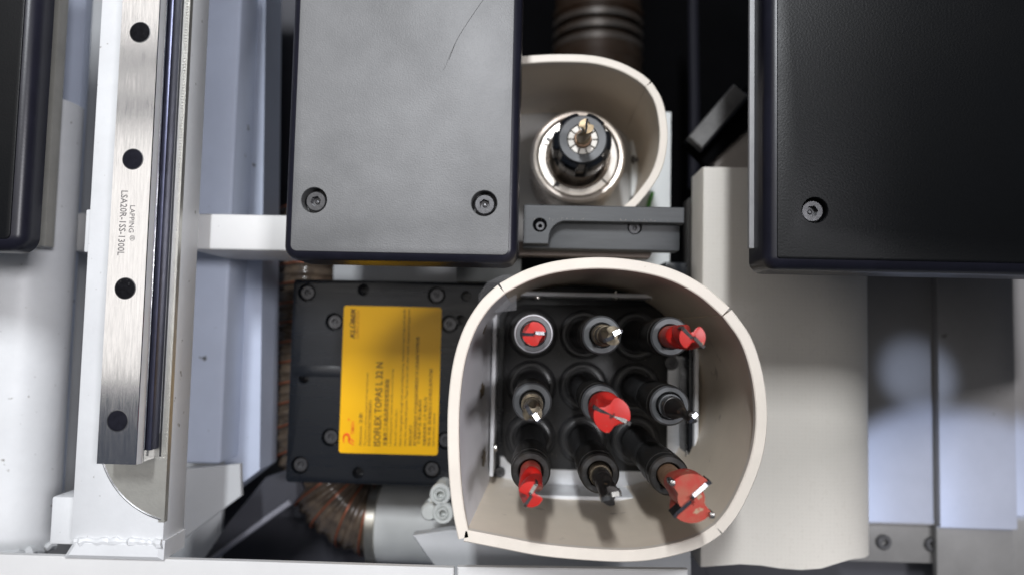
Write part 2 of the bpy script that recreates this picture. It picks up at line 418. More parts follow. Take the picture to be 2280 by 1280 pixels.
# round milled pocket below the rail end
pc = P(412, 965, ZCOL); pr = pc[0] - xat(256, 1000, ZCOL)
pr = (Vector(pc) - Vector(P(368, 1157, ZCOL))).length
pts = []
for i in range(49):
    a = math.pi + math.pi * 0.62 * i / 48
    pts.append((min(pc[0] + pr * math.cos(a), cx1 + 0.2), pc[1] + pr * math.sin(a)))
pts = [p for p in pts if p[0] < cx1 + 0.19] + [(cx1 + 0.2, pc[1] - math.sqrt(max(pr ** 2 - (cx1 + .2 - pc[0]) ** 2, 0))), (cx1 + 0.2, pc[1])]
b = MB(); b.prism(pts, ZCOL - 2, ZCOL + 0.12); b.build('milled_pocket', MACH, col)
b = MB(); arc = [(p[0], p[1], ZCOL + 0.15) for p in pts[:-2]]
b.tube(arc, 0.55, 6); b.build('pocket_lip', STEEL, col)
sh = PP([(300, 1085), (362, 1160), (366, 1175), (310, 1160), (290, 1140)], ZCOL)
# stub plate, weld bead and foot
x0, x1, y0, y1 = rpx(189, 467, 222, 562, ZCOL - 4)
b = MB(); b.box(x0, cx0 + 1, y0, y1, ZCOL - 22, ZCOL - 4, 0.6); b.build('side_lug', W_PAINT, col)
x0, x1, y0, y1 = rpx(112, 1105, 172, 1212, ZCOL - 12)
b = MB(); b.box(x0, cx0 + 1, y0, y1, ZCOL - 34, ZCOL - 12, 1.2); b.build('stiffener_block', W_PAINT, col)
fx = PP([(163, 1200), (362, 1206), (358, 1250), (135, 1244)], ZCOL + 2)
b = MB(); b.prism(fx, ZCOL - 22, ZCOL + 1.5, 2.0); b.build('weld_foot', W_PAINT, col)
b = MB(); pth = []
for i in range(26):
    t = i / 25; p = P(165 + 195 * t, 1204 + 5 * t, ZCOL + 1)
    pth.append((p[0], p[1] + random.uniform(-.5, .5), ZCOL + random.uniform(-.4, .6)))
b.tube(pth, [1.9 + random.uniform(-.6, .7) for _ in pth], 8); b.build('weld_bead', W_PAINT, col)

# linear rail
zr = ZCOL + 18
rcx = (xat(237, 640, zr) + xat(322, 640, zr)) / 2
rye = yat(270, 1033, zr)
rail = thing('linear_rail', 'ground steel linear rail with round black plugs on white column', 'linear rail', (rcx, rye, ZCOL))
hw = (xat(322, 640, zr) - xat(237, 640, zr)) / 2
prof = [(-10, 0), (8.6, 0), (8.6, 9.5), (7.6, 10.2), (7.6, 11.6), (9.9, 12.6), (10.1, 14.0), (9.9, 15.2), (hw + .3, 17.55), (hw - 0.05, 18)]
prof = prof + [(-hw + .05, 18), (-hw - .3, 17.5), (-10, 15), (-10, 12.5), (-7.6, 11.4), (-7.6, 10), (-10, 8.5)]
b = MB(); e0 = [b.v(rcx + x, rye, ZCOL + z) for x, z in prof]; e1 = [b.v(rcx + x, 260, ZCOL + z) for x, z in prof]
b.bridge(e0, e1); b.face(e0[::-1]); b.face(e1)
b.build('rail_body', BRIGHT, rail, smooth=15)
b = MB(); e0 = [(hw + .36, 17.6), (10.0, 15.2), (10.18, 13.9), (9.9, 13.0)]
r0 = [b.v(rcx + x, rye + .05, ZCOL + z + .03) for x, z in e0]; r1 = [b.v(rcx + x, 260, ZCOL + z + .03) for x, z in e0]
b.bridge(r0, r1, False); b.build('chamfer', mat('bright_chamfer', (0.70, 0.70, 0.71), 0.42, metal=0.2, var=0.15, vscale=60), rail)
b = MB(); b.box(rcx + 8.65, rcx + 11.2, rye + 5, 260, ZCOL + 0.1, ZCOL + 8.6, 0.6); b.build('base_flank', RAIL_SIDE, rail)
b = MB(); b.box(rcx + 11.3, mx0 - 0.2, rye + 1, 260, ZCOL + .05, ZCOL + 0.4); b.build('gap_shade_strip', BLACK_RUBBER, rail)  # flat black strip, the darkness of the gap put into its colour
for k, (u, v) in enumerate(((312, 73), (296, 355), (279, 642), (262, 936))):
    p = P(u, v, zr); m = CAP2 if k in (1, 3) else CAP
    b = MB(); b.lathe([(4.85, -1), (4.85, 0.02), (4.6, 0.10), (0, 0.16)], (p[0], p[1], zr), n=36)
    o = b.build('hole_plug', m, rail)
    b = MB(); b.lathe([(4.85, 0.01), (5.15, 0.06), (4.75, 0.12)], (p[0], p[1], zr), n=36); r_ = b.build('hole_rim', STEEL, o)
s_ = ppm(zr)
p0 = P(270, 424, zr); p1 = P(263, 572, zr)
textmesh('part_number', 'LSA20R-1SS-1300L', ENGRAVE, rail, P(270, 425, zr), -90.4, 148 / s_, 15.5 / s_, zr + 0.06, bold=0.08)
textmesh('maker_name', 'LAPPING', ENGRAVE, rail, P(290, 458, zr), -90.4, 62 / s_, 11.5 / s_, zr + 0.06, bold=0.06)
textmesh('registered_mark', '®', ENGRAVE, rail, P(289, 524, zr), -90.4, 13 / s_, 12 / s_, zr + 0.06)

# black cover at the far left edge
def cover(name, label, x0, x1, y0, y1, z0, z1, bev, rad, holes, screws, gm):
    t = thing(name, label, 'machine cover', ((x0 + x1) / 2, y0, z0), 'black cover plates')
    b = MB(); b.slab(rect(x0, x1, y0, y1), rad, z0, z1 - 0.5, bev, n=8, holes=[(h[0], h[1], h[2] + .2, 10) for h in holes]); b.build('edge_body', BLACK_EDGE, t, smooth=60)
    i = bev * 0.86
    b = MB(); b.slab(rect(x0 + i, x1 - i, y0 + i, y1 - i), max(rad - i, 1.2), z1 - 0.55 - (9 if holes else 0), z1, 0.5, holes=holes, n=6, bn=2); b.build('grained_face', gm, t)
    for (x, y) in screws: place(BOLT_M6, t, (x, y, z1 - 3.2), random.uniform(0, 1))
    return t
zl = 126.0
cover('left_cover', 'dark cover plate cut off by the left picture edge', -420, xat(34, 300, zl) + 6, yat(40, 561, zl - 4), 260, zl - 13, zl, 6.5, 8, [], [], BLACK_GRAIN)

# box column behind the rail column, with beam
ZB = 10.0
box = thing('box_post', 'pale grey box post behind the rail column, tinted with bluish daylight', 'machine frame', (*P(480, 1030, ZB), ZB - 60))
x0 = xat(425, 640, ZB) ; x1 = xat(508, 640, ZB)
yb_ = yat(450, 1032, ZB)
b = MB(); b.box(x0 - 8, x1, yb_, 260, ZB - 60, ZB, 2.5, 3); b.build('post_body', DAYLIT_GREY, box)
ya = yat(480, 1045, ZB - 10)
gus = PP([(495, 0), (585, 0), (583, 860), (596, 1045), (497, 1110)], ZB - 40)
b = MB(); b.prism(PP([(505, -60), (592, -60), (578, 1045), (500, 1105)], ZB - 28), ZB - 60, ZB - 28); b.build('side_web', DAYLIT_GREY, box)
b = MB(); b.prism(PP([(372, 1045), (534, 1032), (536, 1104), (360, 1236)], ZB + 6), ZB + 2, ZB + 6, 0.6); b.build('foot_gusset', GREY_PAINT, box)
ZH = 60.0
x0, x1, y0, y1 = rpx(441, 478, 700, 558, ZH)
b = MB(); b.box(x0 - 6, x1, y0, y1, ZH - 60, ZH, 1.5, 3)
o = b.build('cross_beam', W_PAINT2); tag(o, 'short white cross beam between rail column and grained black cover', 'machine frame')
# grey sheet behind
b = MB(); x0, x1, y0, y1 = rpx(-200, -100, 520, 1262, -60)
b.box(x0, x1, y0, y1, -64, -60)
b.build('left_back_panel', GREY_PAINT, kind='structure')
# dark lining between post and centre cover
b = MB(); x0, x1, y0, y1 = rpx(520, -60, 770, 1150, -110)
b.box(x0, x1, y0, y1, -113, -110); b.build('dark_lining', DARK_STEEL, kind='structure')
# upright olive strip next to left cover
x0, x1, y0, y1 = rpx(84, -40, 118, 548, 60)
b = MB(); b.box(x0, x1, y0, 260, 52, 60, 0.5); o = b.build('upright_flat_bar', mat('drab_bar', (0.42, 0.41, 0.37), 0.5, var=0.2, vscale=40))
tag(o, 'drab grey flat bar showing beside the far left dark cover', 'machine frame')
x0, x1, y0, y1 = rpx(110, -40, 160, 1100, 0)
b = MB(); b.box(x0, x1, y0, 260, -8, 0, 0.5); o = b.build('upright_angle_bar', DAYLIT_GREY)
tag(o, 'upright pale bar in the gap left of the rail column', 'machine frame')
x0, x1, y0, y1 = rpx(158, 475, 250, 560, 10)
b = MB(); b.box(x0, x1, y0, y1, -40, 10, 1.0); o = b.build('cross_lug', W_PAINT2)
tag(o, 'small stained cross piece behind the left edge of the rail column', 'machine frame')
# round white post
pz = 40.0
pcx = xat(10, 900, pz); prad = xat(108, 900, pz) - pcx
rp = thing('round_post', 'white round steel post welded at the bottom left corner', 'machine frame', (pcx, yat(40, 1222, pz), pz))
b = MB(); b.lathe([(prad, 0), (prad, 260)], (pcx, yat(40, 1222, pz), pz - 10), (0, 1, 0), n=64); b.build('post_tube', W_PAINT, rp)
b = MB(); pth = []
for i in range(30):
    a = math.pi * i / 29
    pth.append((pcx + (prad + 1) * math.cos(a), yat(40, 1224, pz) + random.uniform(-1, .8), pz - 10 + (prad + 1) * math.sin(a)))
b.tube(pth, [2.6 + random.uniform(-.6, .8) for _ in pth], 8); b.build('weld_bead', W_PAINT, rp)
# bottom beam
q = PP([(-300, 1226), (560, 1250), (1010, 1264), (1010, 1500), (-300, 1500)], 97)
b = MB(); b.prism(q, 93, 97, 0.6); o = b.build('bottom_beam', W_PAINT2)
tag(o, 'pale horizontal beam along the bottom left picture edge', 'machine frame')

# ================================================================== CENTRE COVER
zc = 110.0
x0 = xat(643, 300, zc - 3); x1 = xat(1157, 300, zc - 3); y0 = yat(890, 583, zc - 3)
h1 = P(699, 446, zc); h2 = P(1078, 453, zc)
cc = cover('centre_cover', 'grey sheened grained cover plate in front of the spindle hood, two socket screws', x0, x1, y0, 230, zc - 28, zc, 4.6, 7.0,
           [(h1[0], h1[1], 6.5, 9), (h2[0], h2[1], 6.5, 9)], [h1, h2], DUSTY_SHEEN_GRAIN)
sc = spline([(1082, -8), (1052, 35), (1020, 85), (1003, 125), (1000, 135)], 6)
b = MB(); b.tube([(*P(u, v, zc), zc + 0.02) for u, v in sc], 0.10, 5); b.build('scratch', HAIR, cc)
sc = spline([(1018, 88), (1004, 118), (992, 148), (986, 157)], 5)
b = MB(); b.tube([(*P(u, v, zc), zc + 0.02) for u, v in sc], 0.06, 5); b.build('scratch', HAIR, cc)

# ================================================================== RIGHT COVER
zg = 130.0
x0 = xat(1700, 300, zg - 4); y0 = yat(1980, 607, zg - 4)
h1 = P(1815, 468, zg)
rc = cover('right_cover', 'near black cover plate filling the top right corner, one socket screw', x0, x0 + 260, y0, 230, zg - 26, zg, 5.8, 6.0,
           [(h1[0], h1[1], 6.0, 8)], [h1], BLACK_GRAIN)
zs = 112.0
x0, x1, y0, y1 = rpx(1669, -50, 1695, 553, zs)
o = thing('metal_strip', 'thin grey metal strip along the left edge of the right cover', 'metal strip', (x0, y0, zs - 3))
b = MB(); b.box(x0, x1 + 5, y0, 230, zs - 3, zs, 0.3); b.build('strip_face', mat('strip_grey', (0.36, 0.36, 0.37), 0.45, var=0.15, vscale=90, bump=0.3, bscale=900), o)
b = MB(); b.box(x1 - 0.9, x1 + 0.1, y0 + .6, 230, zs - .5, zs + 0.25, 0.1); b.build('bright_edge', ALU, o)

# ================================================================== RIGHT SHEET COVER AND PANELS
ZS = 20.0
sx0 = xat(1562, 820, ZS); sx1 = xat(1826, 820, ZS); yt = yat(1610, 373, ZS); yb = yat(1740, 1262, ZS)
b = MB()
prof = [(sx0, ZS - 30), (sx0, ZS - 1.5), (sx0 + 0.5, ZS - .4), (sx0 + 1.5, ZS)]
prof += [(sx0 + (sx1 - sx0) * k / 6, ZS) for k in range(1, 6)]
Rc = 43
prof += [(sx1 + Rc * math.sin(math.pi / 2 * k / 14), ZS - Rc + Rc * math.cos(math.pi / 2 * k / 14)) for k in range(15)]
prof.append((sx1 + Rc, ZS - 80))
back = [(x - 2 if x > sx1 else x + (2 if x < sx0 + 1 else 0), z - 2) for x, z in prof]
ys = [yb + (yt - yb) * k / 10 for k in range(11)]
def wav(x): return 1.2 * math.sin(x * 0.11) + (3.5 if x > sx1 + 2 else 0) * min(1, (x - sx1) / 20)
rows = [[b.v(x, y + (wav(x) if k == 0 else 0), z) for x, z in prof] for k, y in enumerate(ys)]
rb = [[b.v(x, y + (wav(x) if k == 0 else 0), z) for x, z in back] for k, y in enumerate(ys)]
for r0, r1 in zip(rows, rows[1:]): b.bridge(r0, r1, False)
for r0, r1 in zip(rb, rb[1:]): b.bridge(r0, r1, False)
b.bridge(rows[0], rb[0], False); b.bridge(rows[-1], rb[-1], False)
o = b.build('sheet_cover', SHEET, smooth=40); tag(o, 'cream bent sheet metal cover standing right of the large ivory hood', 'sheet cover')
PANEL = mat('panel_grey_paint', (0.25, 0.24, 0.232), 0.45, var=0.14, vscale=14, bump=0.2, bscale=400, spots=((0.10, 0.09, 0.08), 110, 0.74))
SHADE_DRAB = mat('shade_drab_flange', (0.20, 0.195, 0.19), 0.5, var=0.2, vscale=30)  # darker than the panels: the flanges' shade is put into the colour
def panel(name, label, px, z, th, m, low=None, bolts=()):
    x0, x1, y0, y1 = rpx(*px, z)
    t = thing(name, label, 'machine frame', ((x0 + x1) / 2, y0, z - th))
    b = MB(); b.box(x0, x1, y0, 200, z - th, z, 0.8); b.build('panel_body', m, t)
    if low:
        x0, x1, ya, yb2 = rpx(*low, z - 3)
        b = MB(); b.box(x0, x1, ya, y0 + 0.2, z - th, z - 4, 0.6); b.build('lower_flange', SHADE_DRAB, t)
    for u, v in bolts: place(BOLT_PLAIN, t, (*P(u, v, z - 1), z - 1.0))
    return t
panel('channel_panel', 'recessed pale panel between cream sheet cover and broad upright', (1890, 300, 2092, 1167), -70, 30, PANEL, (1890, 1160, 2092, 1252), ((1970, 1207), (2078, 1212)))
panel('broad_upright', 'broad flat upright at the right, patch of blue light on it', (2088, 300, 2258, 1176), -63, 10, PANEL, (2088, 1160, 2258, 1330))
panel('edge_panel', 'narrow panel cut off by the right picture edge', (2254, 300, 2400, 1150), -72, 30, PANEL, (2254, 1140, 2400, 1330))

# ================================================================== DRILL BANK
zp = -4.0
q = [P(652, 619, zp), P(1548, 640, zp), P(1545, 1100, zp), P(637, 1074, zp)]
px0 = (q[0][0] + q[3][0]) / 2; px1 = (q[1][0] + q[2][0]) / 2; py1 = (P(652, 621, zp)[1] + P(1060, 630, zp)[1]) / 2; py0 = P(800, 1077, zp)[1]
py0b = yat(1300, 1112, zp)
bank = thing('drill_bank', 'black drill bank plate with socket screws and nine spindle sockets', 'drill bank', ((px0 + px1) / 2, py0, zp - 32))
scr = [(683, 651), (744, 716), (1001, 721), (972, 657), (735, 973), (667, 1035), (961, 1045), (992, 980)]
small = [(809, 645, 3.8), (1038, 659, 3.4), (676, 842, 3.4), (797, 1052, 3.8), (1026, 712, 3.2)]
scr2 = [(1113, 1049)]
holes = [(*P(u, v, zp), 5.7, 7) for u, v in scr] + [(*P(u, v, zp), r, 12) for u, v, r in small]
b = MB(); b.slab(rect(px0, px1, py0, py1), 2.5, zp - 32, zp, 0.8, holes=holes, n=5, bn=2); b.build('bank_plate', BLACK_PLATE, bank)
for u, v in scr: place(BOLT_M5, bank, (*P(u, v, zp), zp - 2.0), random.uniform(0, 1))
# shallow milled step on the plate face
x0, x1, y0, y1 = rpx(655, 814, 758, 838, zp)
b = MB(); b.box(x0, x1, y0, y1, zp - 1, zp + 0.15, 0.1); b.build('milled_step', BLACK_PLATE, bank)
# bright aluminium angle under the block
zal = -2.0
ax0 = xat(1112, 1070, zal); ax1 = xat(1548, 950, zal); ay0 = yat(1320, 1116, zal); ay1 = yat(1515, 792, zal)
ix = xat(1470, 900, zal); iy = yat(1300, 1020, zal)
b = MB(); b.prism([(ax0, ay0), (ax1, ay0), (ax1, ay1), (ix, ay1), (ix, iy), (ax0, iy)], -14, zal, 0.3); b.build('bright_base', ALU, bank)
p = P(1113, 1049, zal); place(BOLT_M4, bank, (p[0], p[1], zal + 2.5))
p = P(1492, 807, zal); place(BOLT_M5, bank, (p[0], p[1], zal + 4.5))
# black socket block
x0 = xat(1120, 860, 0); x1 = xat(1487, 860, 0); y1 = yat(1300, 680, 0); y0 = yat(1300, 1046, 0)
b = MB(); b.slab(rect(x0, x1, y0, y1), 13, zp - 2, 0, 0.6, n=8, bn=2); b.build('socket_block', BLACK_BLOCK, bank)
SX = [P(1186, 742, 0)[0] + 32.0 * k for k in range(3)]
SY = [P(1186, 742, 0)[1] - 32.0 * k for k in range(3)]
b = MB(); b.lathe([(15.3, -0.5), (15.3, 0.5), (14.6, 1.2), (13.6, 1.0), (13.1, 0.2), (12.2, 0.2), (11.9, 1.4), (11.0, 1.6), (10.6, 0.4), (9.8, 0.3), (9.6, 2.5), (9.0, 3)], n=56)
ringo = b.build('socket_ring', BLACK_RUBBER, loc=(0, 0, 0)); COL.objects.unlink(ringo)
for x in SX:
    for y in SY: place(ringo, bank, (x, y, 0))

# ================================================================== STICKER
zk = zp + 0.12
k0, k1, ky0, ky1 = rpx(760, 682, 979, 1010, zk)
st = thing('yellow_sticker', 'orange yellow lubricant sticker with dark vertical print on black plate', 'sticker', ((k0 + k1) / 2, (ky0 + ky1) / 2, zp))
b = MB(); b.slab(rect(k0, k1, ky0, ky1), 1.8, zp + 0.02, zk, 0, n=5); b.build('label_sheet', YELLOW, st)
s_ = ppm(zk); zt = zk + 0.05
def line(name, body, u0, u1, v0, v1, m, **kw):
    kw.setdefault('bold', 0.12)
    # px column u0..u1 (text height), from v0 (start, bottom) up to v1
    u = u1; a = P(u, v0, zk)
    textmesh(name, body, m, st, a, 90, (v0 - v1) / s_, (u1 - u0) / s_, zt, **kw)
line('brand_word', 'KLÜBER', 777, 790, 753, 687, INK, bold=0.35, shear=0.3)
line('brand_subword', 'LUBRICATION', 791.5, 798.5, 753, 690, mat('ochre_ink', (0.42, 0.16, 0.008), 0.5), shear=0.2)
line('heading', 'Attention: 注意!', 797, 805.5, 992, 919, INK_L)
line('small_print', 'The machine is delivery equipped with imported grease', 810, 816, 992, 831, INK_L)
line('small_print', '此设备机台交货前使用润滑脂品牌为', 817.5, 825, 992, 891, INK_L)
line('product_name', 'ISOFLEX TOPAS L 32 N', 831.5, 847, 992, 808, INK, bold=0.16)
line('bold_print', '克鲁勃三大高品质成型钢润滑脂', 852.5, 863, 992, 845, INK, bold=0.15)
line('small_print', 'Lubricating grease for machine spindle precision bearing', 866.5, 872.5, 992, 823, INK_L)
line('small_print', 'Special reminder:', 877.5, 883.5, 992, 911, INK_L)
line('small_print', 'Need to inject grease through hole and working bearing. Attached in head of pipe and spindle', 888, 895.5, 992, 690, INK_L)
line('small_print', 'every time working with grease. Please do not mix with other brands of grease and equipment', 898.5, 906, 992, 690, INK_L)
line('bold_print', '特别加注提示', 909.5, 917, 992, 946, INK, bold=0.1)
line('small_print', '请使用原装润滑脂加注 不可与其他品牌润滑脂混合使用 以免造成轴承损坏等问题', 919.5, 927.5, 992, 752, INK)
line('small_print', '使用本产品 请认真阅读', 929, 936.5, 988, 890, INK)
line('small_print', '克鲁勃润滑剂 上海 有限公司', 941, 948.5, 992, 885, INK)
line('small_print', '电话 传真 润滑脂加注说明及保养周期', 951, 959, 992, 823, INK_L)
line('small_print', 'lubrication notice', 962, 967, 992, 920, INK_L)
# red swoosh logo
b = MB()
sw = spline([(766, 985), (765, 975), (768, 967), (775, 966), (778, 974), (777, 982), (788, 990)], 6)
b.tube([(*P(u, v, zk), zk + 0.02) for u, v in sw], [0.25 + 0.5 * math.sin(math.pi * i / (len(sw) - 1)) for i in range(len(sw))], 6)
sw = spline([(776, 975), (783, 978), (788, 983)], 5)
b.tube([(*P(u, v, zk), zk + 0.02) for u, v in sw], 0.45, 6); b.build('logo_swoosh', INK_R, st)
line('logo_word', 'TIMAN', 781, 788.5, 966, 937, INK_R, bold=0.1, shear=0.2)
line('logo_mark', '®', 774, 779, 936, 930, INK_R)

# ================================================================== FRAME INSIDE THE HOOD
zf = 30.0
fr = thing('liner_frame', 'thin bright metal frame standing round the drill sockets inside the hood', 'metal frame', (*P(1325, 1110, zf), 0))
fx0 = xat(1098, 870, zf); fx1 = xat(1551, 900, zf); fy0 = yat(1320, 1109, zf); fy1 = yat(1300, 656, zf)
T = 2.2
FR = mat('pale_frame_edge', (0.86, 0.87, 0.89), 0.35, metal=0.0, var=0.12, vscale=90, bump=0.1, bscale=600, spots=((0.95, 0.95, 0.95), 700, 0.72))
b = MB(); b.box(fx0 - T / 2, fx0 + T / 2, yat(1098, 1060, zf), yat(1098, 688, zf), 0, zf, 0.3); b.build('frame_wall', FR, fr)
b = MB(); b.box(xat(1130, 656, zf), fx1 - 8, fy1 - T / 2, fy1 + T / 2, 0, zf, 0.3); b.build('frame_wall', FR, fr)
b = MB(); b.box(fx1 - T / 2, fx1 + T / 2, fy0 - 1, yat(1551, 705, zf), 0, zf, 0.3); b.build('frame_wall', FR, fr)
b = MB(); b.box(xat(1133, 1110, zf), xat(1503, 1110, zf), fy0 - T / 2, fy0 + T / 2, 0, zf, 0.3); b.build('frame_wall', FR, fr)
def sidescrew(u, v, z, ax):
    p = P(u, v, z); b = MB()
    b.lathe([(0.9, -3), (0.9, 0), (2.1, 0), (2.1, 1.0), (1.4, 1.7), (0, 1.9)], (p[0], p[1], z), ax, n=16); b.build('screw', CHROME, fr)
for v in (745, 996): sidescrew(1101, v, 22, (1, 0, 0))
for u in (1197, 1371, 1449): sidescrew(u, 660, 22, (0, -1, 0))
sidescrew(1533, 1010, 22, (-1, 0, 0)); sidescrew(1441, 1104, 22, (0, 1, 0))
b = MB(); b.box(fx1 - T / 2 - 2.4, fx1 - T / 2 - 0.1, fy0 + 3, yat(1551, 705, zf), 0, zf - 4, 0.3); b.build('inner_strip', BLACK_PLATE, fr)

# ================================================================== LARGE HOOD
zh = 129.0
hood = thing('large_hood', 'large D shaped ivory dust hood round the nine drill tools', 'dust hood', (*P(1340, 900, zh), 0))
segs_px = {
 'left': [(1020, 1200), (1008, 1140), (1000, 1070), (996, 980), (998, 890), (1010, 800), (1034, 727), (1070, 670), (1108, 634)],
 'top': [(1112, 631), (1170, 601), (1240, 581), (1330, 573), (1420, 580), (1500, 600), (1570, 637), (1625, 684)],
 'right': [(1630, 689), (1670, 745), (1694, 810), (1707, 880), (1709, 950), (1698, 1020), (1675, 1085), (1644, 1146), (1611, 1187)],
 'bottom': [(1607, 1190), (1560, 1219), (1480, 1242), (1400, 1251), (1300, 1247), (1200, 1237), (1120, 1222), (1032, 1205)]}
def inward(pts, d):
    out = []
    n = len(pts)
    for i, p in enumerate(pts):
        t = (pts[min(i + 1, n - 1)] - pts[max(i - 1, 0)]).normalized()
        out.append(p + Vector((t.y, -t.x)) * d)
    return out
TH = 5.2
rim = {}
for k, l in segs_px.items():
    rim[k] = resample(spline([Vector(P(u, v, zh)) for u, v in l], 8), 40)
for k, o_ in rim.items():
    i_ = inward(o_, TH)
    b = MB()
    r0 = b.ring(o_, zh - 4.0); r1 = b.ring(o_, zh - 0.5); r2 = b.ring(inward(o_, 0.5), zh); r3 = b.ring(inward(o_, TH - .5), zh); r4 = b.ring(i_, zh - .5); r5 = b.ring(i_, zh - 4.0)
    rs = [r0, r1, r2, r3, r4, r5]
    for a, c in zip(rs, rs[1:]): b.bridge(a, c, False)
    b.bridge(r5, r0, False)
    for e in (0, -1): b.face([r[e] for r in rs])
    b.build('rim_strip', IVORY_RIM, hood)
def sm(t): t = max(0, min(1, t)); return t * t * (3 - 2 * t)
basex = fx0 - T / 2 - 0.6
for k in ('left', 'top', 'right', 'bottom'):
    o_ = rim[k]
    ia = inward(o_, 0.8); n = len(ia)
    b = MB(); rows_i = []; rows_o = []
    inn = inward(o_, TH - 1.0)
    def wgt(i):
        t = i / (n - 1)
        if k == 'left': return 1.0
        if k == 'top': return 1 - sm(t / 0.75)
        if k == 'bottom': return sm((t - 0.72) / 0.28)
        return 0.0
    NZ = 10
    for j in range(NZ + 1):
        f = j / NZ; z = (zh - 3.9) * (1 - f) + (-3.0) * f
        ri = []; ro = []
        for i in range(n):
            p = inn[i].copy(); q = ia[i].copy()
            g = wgt(i)
            if k == 'left':
                dx = max(0, basex - p.x) * min(f / 0.78, 1.0)
            else:
                dx = g * max(0, basex - (inn[0].x if k == 'top' else inn[-1].x)) * min(f / 0.78, 1.0)
            p.x += dx; q.x += dx
            ri.append(b.v(p.x, p.y, z)); ro.append(b.v(q.x, q.y, z))
        rows_i.append(ri); rows_o.append(ro)
    for a, c in zip(rows_i, rows_i[1:]): b.bridge(a, c, False)
    for a, c in zip(rows_o, rows_o[1:]): b.bridge(a, c, False)
    b.bridge(rows_i[0], rows_o[0], False); b.bridge(rows_i[-1], rows_o[-1], False)
    for e in (0, -1):
        b.bridge([r[e] for r in rows_i], [r[e] for r in rows_o], False)
    o = b.build('hood_wall', GREY_ABS if k == 'left' else IVORY, hood, smooth=40)
    if k == 'left': LW = o; o['label'] = 'flat pale grey left wall with brown glue patches'
# glue residue patches on the left wall
def gluepatch(u, v, s):
    # patch laid on the slanted left wall: wall x runs from rim to base
    def wx(y, zz):
        i = min(range(40), key=lambda j: abs(rim['left'][j].y - y)); xin = inward(rim['left'], TH - 1.0)[i].x
        return xin + max(0, basex - xin) * min(((zh - 3.9 - zz) / (zh - .9)) / 0.78, 1)
    z = min((30 + k * 0.5 for k in range(170)), key=lambda zz: abs(P(u, v, zz)[0] - wx(P(u, v, zz)[1], zz)))
    p = P(u, v, z)
    b = MB(); n = 14
    def wall(y, zz):
        i = min(range(40), key=lambda j: abs(rim['left'][j].y - y)); xin = inward(rim['left'], TH - 1.0)[i].x
        return xin + max(0, basex - xin) * min(((zh - 3.9 - zz) / (zh - .9)) / 0.78, 1)
    vs = []; 
    for i in range(n):
        a = 2 * math.pi * i / n; rr = s * random.uniform(0.55, 1.15)
        y = p[1] + rr * math.cos(a); zz = z + 1.8 * rr * math.sin(a)
        vs.append(b.v(wall(y, zz) + 0.35, y, zz))
    c0 = b.v(wall(p[1], z) + 0.6, p[1], z)
    for i in range(n): b.face([vs[i], vs[(i + 1) % n], c0])
    b.build('glue_patch', GLUE, LW)
gluepatch(1077, 726, 4.5); gluepatch(1073, 870, 4.5); gluepatch(1076, 1016, 5)
# clear folded film behind the hood's upper left
b = MB(); q = PP([(1064, 700), (1066, 655), (1085, 628), (1120, 612), (1150, 612), (1150, 690)], 60)
b.prism(q, 59.4, 60); o = b.build('clear_film', CLEAR); tag(o, 'scrap of clear folded plastic film behind the upper left hood rim', 'plastic film')

# ================================================================== DRILL TOOLS
ZT = 113.0
def sleeve(t, x, y, face_mat=STEEL_FACE, rr=9.2, hole=5.7, zt=ZT, ringed=False):
    b = MB(); pr = [(8.6, 0.4), (8.6, 10)]
    z = 10
    while z < 62: pr += [(8.9, z + .6), (8.9, z + 2.4), (8.35, z + 3.0), (8.35, z + 4.0)]; z += 4.2
    pr += [(8.8, 66), (8.8, 84)]
    b.lathe(pr, (x, y, 0), n=40); b.build('sleeve', BLACK_BLOCK, t)
    b = MB(); b.lathe([(8.8, 84), (9.5, 84.5), (9.5, zt - 9), (9.1, zt - 8.6), (9.1, zt - 8), (rr, zt - 7.6), (rr, zt - 0.8)], (x, y, 0), n=44); b.build('collar', STEEL_DARK, t)
    b = MB(); b.lathe([(rr, zt - 0.8), (rr - 0.8, zt), (hole + .5, zt), (hole, zt - 0.5), (hole, zt - 8), (0, zt - 8)], (x, y, 0), n=44); b.build('collar_face', face_mat, t)
def fluted(t, x, y, r, z0, z1, ang, twist, m, depth=0.55, z00=None, name='drill_body', start=0.25):
    """two-flute body, full round at z0 and twisting up to z1"""
    b = MB(); n = 40; NZ = 26; prev = None
    for j in range(NZ + 1):
        f = j / NZ; z = z0 + (z1 - z0) * f; a0 = R(ang) - R(twist) * (1 - f)
        k = sm((f - 0.05) / start) * depth
        ringp = []
        for i in range(n):
            th = 2 * math.pi * i / n
            c = math.cos(2 * (th - a0) + 1.2)                 # flutes lie either side of the cutting edge
            d = k * sm((c - 0.05) / 0.9)
            rr = r * (1 - d)
            ringp.append(b.v(x + rr * math.cos(th), y + rr * math.sin(th), z))
        if prev: b.bridge(prev, ringp)
        else: b.face(ringp[::-1])
        prev = ringp
    # slightly raised centre
    top = b.v(x, y, z1 + r * 0.12)
    for i in range(n): b.face([prev[i], prev[(i + 1) % n], top])
    o = b.build(name, m, t, smooth=50); LAST[0] = o; return o
LAST = [None]
